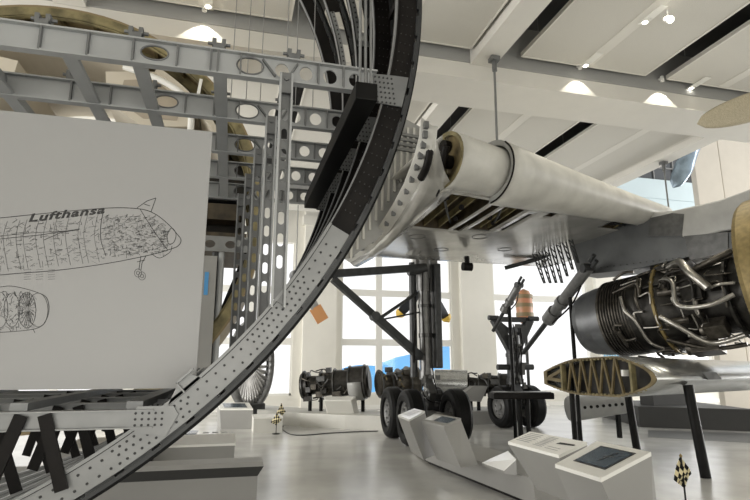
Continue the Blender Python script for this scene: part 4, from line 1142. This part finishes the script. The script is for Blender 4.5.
# small clear sign wedge on the plinth
q = [aZ(482, 462, .36), aZ(503, 472, .36), aZ(515, 455, .52), aZ(508, 451, .52)]
c_ = sum(q, V()) / 4
o = thing('label_stand', 'small slanted glossy label stand on the plinth before the wide console', 'label stand', (c_.x, c_.y, .34))
q = [aZ(482, 463, .37), aZ(504, 471, .37), aZ(516, 460, .52), aZ(508, 451.5, .52)]
q = [q[0], q[1], q[2], q[3]]
MB().hexa([V((p_.x, p_.y, .34)) for p_ in q], q).build('wedge', 'console', o); MB().hexa(q, [p_ + V((0, 0, .008)) for p_ in q]).build('label_plate', 'whitegloss', o)

# ================================================================== LEFT KIOSKS
def box_thing(name, lab, cat, x0, x1, y0, y1, z1, m, topm=None, group=None):
    o = thing(name, lab, cat, ((x0 + x1) / 2, (y0 + y1) / 2, 0), group)
    MB().bb(x0, x1, y0, y1, 0, z1 - .03).build('body', m, o)
    MB().bb(x0 - .01, x1 + .01, y0 - .01, y1 + .01, z1 - .03, z1).build('top', topm or m, o)
    return o
a_ = aZ(126, 437, .64); b_ = aZ(235, 437, .64)
kb = box_thing('label_case', 'low pale box with a small dark label screen on top, behind the grey plinth', 'display case', aY(60, 440, 7.9).x, aY(235, 440, 7.9).x, 7.9, 9.0, .64, 'console', 'white')
p_ = aZ(196, 432.5, .645); MB().bb(p_.x - .22, p_.x + .02, p_.y - .2, p_.y + .25, .64, .652).build('label_screen', 'display', kb)
for k in range(3): MB().bb(p_.x + .10 + k * .14, p_.x + .19 + k * .14, p_.y - .1, p_.y + .02, .64, .645).build('label', 'greytext', kb)
# near plinth with flared rim
gx1 = aZ(262, 459, .72).x; gy0 = aZ(262, 462, .74).y
gp_ = thing('flared_plinth', 'near grey plinth with a flared sloping rim at the bottom of the ring', 'plinth', (-.8, gy0 + .5, 0))
x0_ = -1.9
MB().hexa([V((x0_, gy0 + .08, 0)), V((gx1 - .05, gy0 + .08, 0)), V((gx1 - .05, gy0 + .32, 0)), V((x0_, gy0 + .32, 0))], [V((x0_, gy0 + .08, .6)), V((gx1 - .05, gy0 + .08, .6)), V((gx1 - .05, gy0 + .32, .6)), V((x0_, gy0 + .32, .6))]).build('body', 'console', gp_)
MB().hexa([V((x0_, gy0 + .08, .6)), V((gx1 - .05, gy0 + .08, .6)), V((gx1 - .05, gy0 + .32, .6)), V((x0_, gy0 + .32, .6))], [V((x0_, gy0, .70)), V((gx1, gy0, .70)), V((gx1, gy0 + .32, .70)), V((x0_, gy0 + .32, .70))]).build('flared_rim', 'plinth', gp_)
MB().hexa([V((x0_, gy0, .70)), V((gx1, gy0, .70)), V((gx1, gy0 + .32, .70)), V((x0_, gy0 + .32, .70))], [V((x0_, gy0 + .03, .74)), V((gx1 - .01, gy0 + .03, .74)), V((gx1 - .01, gy0 + .32, .74)), V((x0_, gy0 + .32, .74))]).build('top', 'console', gp_)
# screen kiosk with low block
o, on, nr = console('console', 'grey kiosk with a tilted screen standing before the large fan disc', [(220, 409), (253, 409), (249, 402.5), (217, 402.5)], 0, [.52, .52, .63, .63], V((0.05, .05, 0)), bodym='console', topm='white', z0=0)
quadplate(on, .15, .85, .2, .85, nr, 'screen', 'display', o)
lbk = box_thing('low_block', 'low pale block on the floor right of the kiosk by the fan disc', 'plinth', aZ(253, 433, 0).x, aZ(281, 431, 0).x, 14.6, 15.6, .38, 'plinthpale', 'white')

# ================================================================== FAR ENGINES, FAN, PLINTHS
fp = thing('display_plinth', 'long low curved pale plinth under the dark engine in front of the windows', 'plinth', (2.5, 16.5, 0))
pts = [aZ(240, 420, 0), aZ(300, 426.5, 0), aZ(345, 429, 0), aZ(388, 430.5, 0)]
m_ = MB()
for a_, b_ in zip(pts, pts[1:]): m_.hexa([a_, b_, b_ + V((.2, 2.0, 0)), a_ + V((.2, 2.0, 0))], [p_ + V((0, 0, .36)) for p_ in (a_, b_, b_ + V((.2, 2.0, 0)), a_ + V((.2, 2.0, 0)))])
m_.build('body', 'plinthpale', fp)
o, on, nr = console('console', 'pale console on the far plinth below the dark small engine', [(325, 400), (351, 400), (356, 396.5), (324, 396.5)], 0, [.72, .72, .80, .80], V((.08, -.02, 0)), bodym='plinthpale', topm='white', z0=.36)
def small_engine(lab, p, d, L, r, mats, zb, group, seed, fancowl=False):
    random.seed(seed); p = V(p); d = V(d).normalized(); u, v, _ = basis(d)
    o = thing('engine_exhibit', lab, 'jet engine', (p.x, p.y, zb), group)
    st = [(0, r * .45), (.02, r * .8), (.12, r * .85), (.13, r * .6), (.3, r * .55), (.32, r * .75), (.5, r * .7), (.52, r * .85), (.7, r * .8), (.72, r * .98), (.98, r * 1.0), (1, r * .7), (1, .02)]
    MB().lathe(p, d, [(0, .02)] + [(s * L, rr) for s, rr in st], 28).build('casing', mats[0], o)
    for s, rr in ((.05, .95), (.3, .85), (.5, .95), (.72, 1.06), (.93, 1.08)):
        MB().lathe(p, d, [(s * L, rr * r * .8), (s * L, rr * r), (s * L + .03, rr * r), (s * L + .03, rr * r * .8)], 28).build('flange', mats[1], o)
    for k in range(22):
        a = random.uniform(0, 6.28); s = random.uniform(.05, .8); pts_ = []
        for j in range(3):
            rr = r * random.uniform(.85, 1.05); pts_.append(p + d * s * L + u * rr * math.cos(a) + v * rr * math.sin(a)); s += random.uniform(0, .12); a += random.uniform(-.5, .5)
        MB().pipe(pts_, random.uniform(.012, .03), 6).build('pipe', random.choice(mats), o)
    for k in range(9):
        a = random.uniform(0, 6.28); s = random.uniform(.1, .75); q_ = p + d * s * L + u * r * .9 * math.cos(a) + v * r * .9 * math.sin(a)
        MB().box(q_, (.2 * random.uniform(.6, 1.3), .14, .14), d, u).build('accessory_box', random.choice(mats), o)
    for s in (.14, .3, .9):
        q_ = p + d * s * L; MB().tube((q_.x, q_.y, zb), (q_.x, q_.y, q_.z), .055, n=10).build('post', 'black', o)
    return o
e1a = aD(301, 386, 16.2); e1b = aD(370, 381, 15.9)
o = small_engine('dark small engine on black posts on the far plinth before the window', e1a, e1b - e1a, (e1b - e1a).length, .46, ['engdark', 'steel', 'engmid'], .36, 'far engines', 3)
c_ = e1a.lerp(e1b, .82); MB().lathe(c_ - (e1b - e1a).normalized() * .2, e1b - e1a, [(0, .50), (.38, .52), (.38, .48), (0, .46)], 28, math.radians(0), math.radians(200)).build('cowl', 'winglight', o, thick=.02)
e2a = aD(377, 384, 15.5); e2b = aD(418, 381, 15.9)
small_engine('brown and gold engine core just behind the left main gear tyres', e2a, e2b - e2a, (e2b - e2a).length, .42, ['engmid', 'steel', 'gold'], .0, 'far engines', 5)
e3a = aD(432, 383, 16.6); e3b = aD(512, 386, 16.2)
d3 = (e3b - e3a).normalized(); L3 = (e3b - e3a).length
o = small_engine('shiny silver engine with polished cylindrical duct behind the main gear', e3a + d3 * L3 * .40, d3, L3 * .6, .36, ['engdark', 'steel', 'engmid'], .36, 'far engines', 8)
MB().lathe(e3a, d3, [(0, .30), (.1, .42), (L3 * .45, .42), (L3 * .45, .30)], 32).build('polished_duct', 'chrome', o)
MB().tube(e3a + d3 * .5, V((e3a.x + d3.x * .5, e3a.y + d3.y * .5, .36)), .06).build('post', 'black', o)
m_ = thing('display_plinth', 'grey low plinth behind the main gear under the silver engine', 'plinth', (6.2, 16, 0))
MB().bb(5.2, 8.3, 15.1, 16.9, 0, .36).build('body', 'console', m_)
MB().poly([aY(454, 400, 14.95) , aY(474, 386, 14.95), aY(488, 386, 14.95), aY(481, 402, 14.95)], (0, .3, 0)).build('console_wedge', 'console', m_)
# fan disc
fc_ = aD(250, 364, 17.0); fd = V((.80, -.60, 0)).normalized()
fd = V((.88, -.48, 0)).normalized()
fn = thing('fan_disc', 'large bladed jet engine fan disc behind the lower ring', 'jet engine fan', (fc_.x, fc_.y, 0))
FR = 1.29
MB().lathe(fc_, fd, [(-.05, FR), (-.05, FR + .05), (.22, FR + .05), (.22, FR)], 56).build('fan_ring', 'geargrey', fn, thick=.01)
MB().lathe(fc_, fd, [(.32, .01), (.22, .14), (.0, .26), (-.05, .26)], 28).build('spinner', 'steel', fn)
u, v, _ = basis(fd)
for k in range(38):
    a = k * 2 * math.pi / 38
    rows = []
    for j in range(6):
        f = j / 5; r_ = .24 + (FR - .26) * f; aa = a + .10 * f; tw = .15 + .95 * f
        c_ = fc_ + u * r_ * math.cos(aa) + v * r_ * math.sin(aa); tg = -u * math.sin(aa) + v * math.cos(aa)
        wv = tg * math.cos(tw * .9) * (.035 + .05 * f) + fd * math.sin(tw * .9) * .09
        rows.append([c_ - wv, c_ + wv])
    m_ = MB().grid(rows); m_.build('fan_blade', 'fan', fn, thick=.012)
MB().bb(fc_.x - .5, fc_.x + .5, fc_.y - .25, fc_.y + .25, 0, fc_.z - FR + .1).build('stand', 'geardark', fn)
# right rear plinth
rpn = thing('display_plinth', 'dark grey low plinth on the right behind the silver wing section', 'plinth', (13, 15, 0))
a_, b_ = aZ(640, 427, 0), aZ(760, 432, 0)
MB().hexa([a_, b_, b_ + V((1, 3, 0)), a_ + V((1, 3, 0))], [p_ + V((0, 0, .55)) for p_ in (a_, b_, b_ + V((1, 3, 0)), a_ + V((1, 3, 0)))]).build('body', 'plinth', rpn)
p_ = aD(660, 412, 15.2)
MB().box(p_ + V((.5, .4, .15)), (1.1, .5, .85)).build('step', 'plinth', rpn)
for k, (x, y) in enumerate([(644, 410), (655, 410), (664, 410)]):
    q_ = aD(x, y, 16); MB().tube((q_.x, q_.y, 0), (q_.x, q_.y, 1.25), .08).build('post', 'black', rpn)
# floor grating
gq = [aZ(648, 437, .004), aZ(775, 444, .004), aZ(775, 434, .004), aZ(648, 430, .004)]
MB().hexa([q_ - V((0, 0, .004)) for q_ in gq], gq).build('floor_grate', 'grate')
tag(bpy.data.objects['floor_grate'], 'dark strip of grating set in the floor right of the wing section post', 'grate')
# info sign on far wall
sg = thing('wall_sign', 'white hanging sign with faint blue lettering right of the tall black post', 'sign', (12, 18, 1.5))
a_, b_ = aY(598, 318, 18.0), aY(648, 366, 18.0)
MB().bb(a_.x, b_.x, 18.0, 18.05, b_.z, a_.z).build('board', 'white', sg)
q1 = aY(603, 353, 17.99); q2 = aY(606, 348, 17.99)
m_ = MB()
for (x0, x1, y, hgt) in ((604, 618, 345, .12), (604, 640, 351, .10), (604, 630, 356, .10)):
    a2, b2 = aY(x0, y, 17.99), aY(x1, y, 17.99); n_ = 10
    for k in range(n_):
        xx = a2.x + (b2.x - a2.x) * k / n_; m_.bb(xx, xx + (b2.x - a2.x) / n_ * .6, 17.985, 17.999, a2.z - hgt / 2, a2.z + hgt / 2)
m_.build('lettering', 'bluetext', sg)

# ================================================================== PROPELLERS, BLADES, ODDMENTS
def blade(p0, p1, w0, wm, w1, t, nrm, name, m, parent):
    p0, p1 = V(p0), V(p1); d = (p1 - p0); L = d.length; d.normalize(); nrm = V(nrm); nrm = (nrm - d * nrm.dot(d)).normalized(); s = d.cross(nrm)
    rows = []
    for i in range(13):
        f = i / 12; wd = (w0 + (wm - w0) * min(1, f / .45)) if f < .6 else wm * math.sqrt(max(.001, 1 - ((f - .6) / .4) ** 2)) * (1 - .15 * f) + w1 * .0
        th = t * (1 - .8 * f) * (1 if f < .97 else .4); tw = .7 * (1 - f)
        sx = s * math.cos(tw) + nrm * math.sin(tw); nx = nrm * math.cos(tw) - s * math.sin(tw)
        c = p0 + d * L * f
        rows.append([c + sx * wd / 2 * math.cos(a) + nx * th / 2 * math.sin(a) for a in [k * math.pi / 5 for k in range(10)]])
    mb = MB().grid(rows, True, True); mb.add(rows[0], [tuple(range(10))]); mb.add(rows[-1], [tuple(range(10))])
    return mb.build(name, m, parent)
hb_ = aD(425, 285, 18.5)
pr = thing('propeller', 'dark propeller with yellow blade tips hanging behind the main gear leg', 'propeller', hb_)
MB().lathe(hb_ + V((0, -.4, 0)), (0, 1, 0), [(0, .01), (.12, .14), (.5, .2), (.6, .01)], 20).build('hub', 'steel', pr)
MB().tube(hb_, V((hb_.x, hb_.y, 6.84)), .02).build('hanger', 'wire', pr)
for (x, y) in ((397, 317), (449, 322), (424, 215)):
    e_ = aD(x, y, 18.5); blade(hb_, e_, .18, .42, .3, .1, (0, -1, 0), 'blade', 'propblack', pr)
    dn = (e_ - hb_).normalized(); MB().lathe(e_ - dn * .22, dn, [(0, .19), (.12, .15), (.23, .02)], 12).build('blade_tip', 'yellow', pr)
hb_ = aD(296, 275, 17.5)
pr = thing('propeller', 'pale propeller with an orange blade tip showing below the ring beside the window', 'propeller', hb_)
e_ = aD(323, 321, 17.5)
MB().lathe(hb_ + V((0, -.3, 0)), (0, 1, 0), [(0, .01), (.12, .14), (.5, .2), (.6, .01)], 20).build('hub', 'steel', pr)
MB().tube(hb_, V((hb_.x, hb_.y, 6.84)), .02).build('hanger', 'wire', pr)
blade(hb_, hb_.lerp(e_, .95), .2, .36, .3, .1, (0, -1, 0), 'blade', 'winglight', pr)
dn = (e_ - hb_).normalized(); MB().bar(hb_.lerp(e_, .70), e_, .40, .06, dn.cross(V((0, 1, 0)))).build('blade_tip', 'orange', pr)
# blue metal blade in the atrium
p0, p1 = aD(692, 152, 15), aD(673, 188, 15)
bb_ = thing('metal_blade', 'shiny blue metal blade hanging before the pale blue wall', 'propeller', p1)
blade(p0 + (p0 - p1) * .3, p1, .45, .58, .5, .16, (-.3, -1, 0), 'blade', 'propblue', bb_)
MB().tube(p0 + (p0 - p1) * .25, V((11.40, p0.y, 7.75)), .03).build('hanger_bracket', 'wire', bb_)
# wooden blade at top right
p0, p1 = aD(800, 92, 9.5), aD(697, 124, 9.5)
wb = thing('wooden_blade', 'pale wooden blade tip hanging at the right edge below the ceiling', 'propeller', p1)
rows = []
ax_ = (p1 - p0); Lb = ax_.length; ax_.normalize(); sd_ = ax_.cross(FW).normalized()
for i in range(17):
    f = i / 16; wd = .52 * math.sqrt(max(.0005, 1 - max(0, (f - .35) / .65) ** 2)); c = p0 + ax_ * Lb * f
    rows.append([c + sd_ * wd / 2 * math.cos(a) + FW * .09 * (wd + .02) * math.sin(a) for a in [k * math.pi / 7 for k in range(14)]])
m_ = MB().grid(rows, True, True); m_.add(rows[0], [tuple(range(14))]).add(rows[-1], [tuple(range(14))]); m_.build('blade', 'wood', wb)
q_ = p0.lerp(p1, .2); MB().tube(q_, V((q_.x, q_.y, 6.84)), .012).build('hanger', 'wire', wb)
# orange striped nacelle behind second gear
p_ = aD(525, 318, 17.5)
nc = thing('striped_float', 'orange and olive round topped hull upright behind the forked landing gear', 'aircraft part', (p_.x, p_.y, 0))
tz = aD(525, 288, 17.5).z
MB().lathe((p_.x, p_.y, 0), (0, 0, 1), [(tz - 1.15, .01), (tz - 1.1, .14), (tz - .9, .25), (tz - .6, .27), (tz - .25, .25), (tz - .08, .17), (tz, .01)], 28).build('hull', 'orangepaint', nc)
MB().tube((p_.x, p_.y, 0), (p_.x, p_.y, tz - 1.1), .05).build('stand', 'geardark', nc)
for z in (tz - .32, tz - .6, tz - .9): MB().lathe((p_.x, p_.y, z), (0, 0, 1), [(0, .24), (0, .278), (.12, .278), (.12, .24)], 28).build('stripe', 'olive', nc)
# checkered marker flags
def flag(p, h, wd, lab, scale=1):
    o = thing('marker_flag', lab, 'flag', (p.x, p.y, p.z), 'checkered marker flags')
    MB().tube(p, p + V((0, 0, h)), .010, n=8).build('pole', 'black', o)
    MB().lathe(p, (0, 0, 1), [(0, .09), (.015, .09), (.02, .01)], 20).build('foot', 'black', o)
    n_ = 5; pm, bm2 = MB(), MB(); tp = p + V((0, 0, h))
    da = -RT * wd * 1.0 + V((0, 0, -h * .44)); db = RT * wd * .95 + V((0, 0, -h * .34))
    def fpnt(i, j):
        a, b = i / n_, j / n_
        q_ = tp + da * a * (1 - .25 * b) + db * b * (1 - .45 * a * .6)
        return q_ + FW * (.025 * math.sin(3.2 * a + 2.4 * b * 3))
    for i in range(n_):
        for j in range(n_):
            (pm if (i + j) % 2 else bm2).add([fpnt(i, j), fpnt(i + 1, j), fpnt(i + 1, j + 1), fpnt(i, j + 1)], [(0, 1, 2, 3)])
    c = pm.build('cloth', 'flagpale', o, thick=.004); bm2.build('dark_checks', 'frameblack', c, thick=.004)
    MB().lathe(tp, (0, 0, 1), [(-.02, .015), (0, .018), (.02, .001)], 10).build('finial', 'brass', o)
    return o
p_ = aZ(687, 512, 0); flag(p_, .62, .115, 'black and cream checkered marker flag on a short pole at bottom right')
p_ = aZ(281, 414, .0); p_ = V((1.15, 15.9, 0)); flag(aZ(280.5, 427, 0), .62, .14, 'small checkered flag on a pole left of the engine plinth')
flag(aZ(276, 434, 0), .5, .14, 'tiny checkered flag at the right end of the low pale block')
# cable on the floor
tag(MB().pipe([aZ(281, 428, .01), aZ(290, 434, .01), aZ(305, 435, .01), aZ(330, 433, .01), aZ(360, 431.5, .01), aZ(378, 431, .01)], .012, 6).build('floor_cable', 'geardark'), 'thin dark cable lying across the pale floor toward the wheels', 'cable')
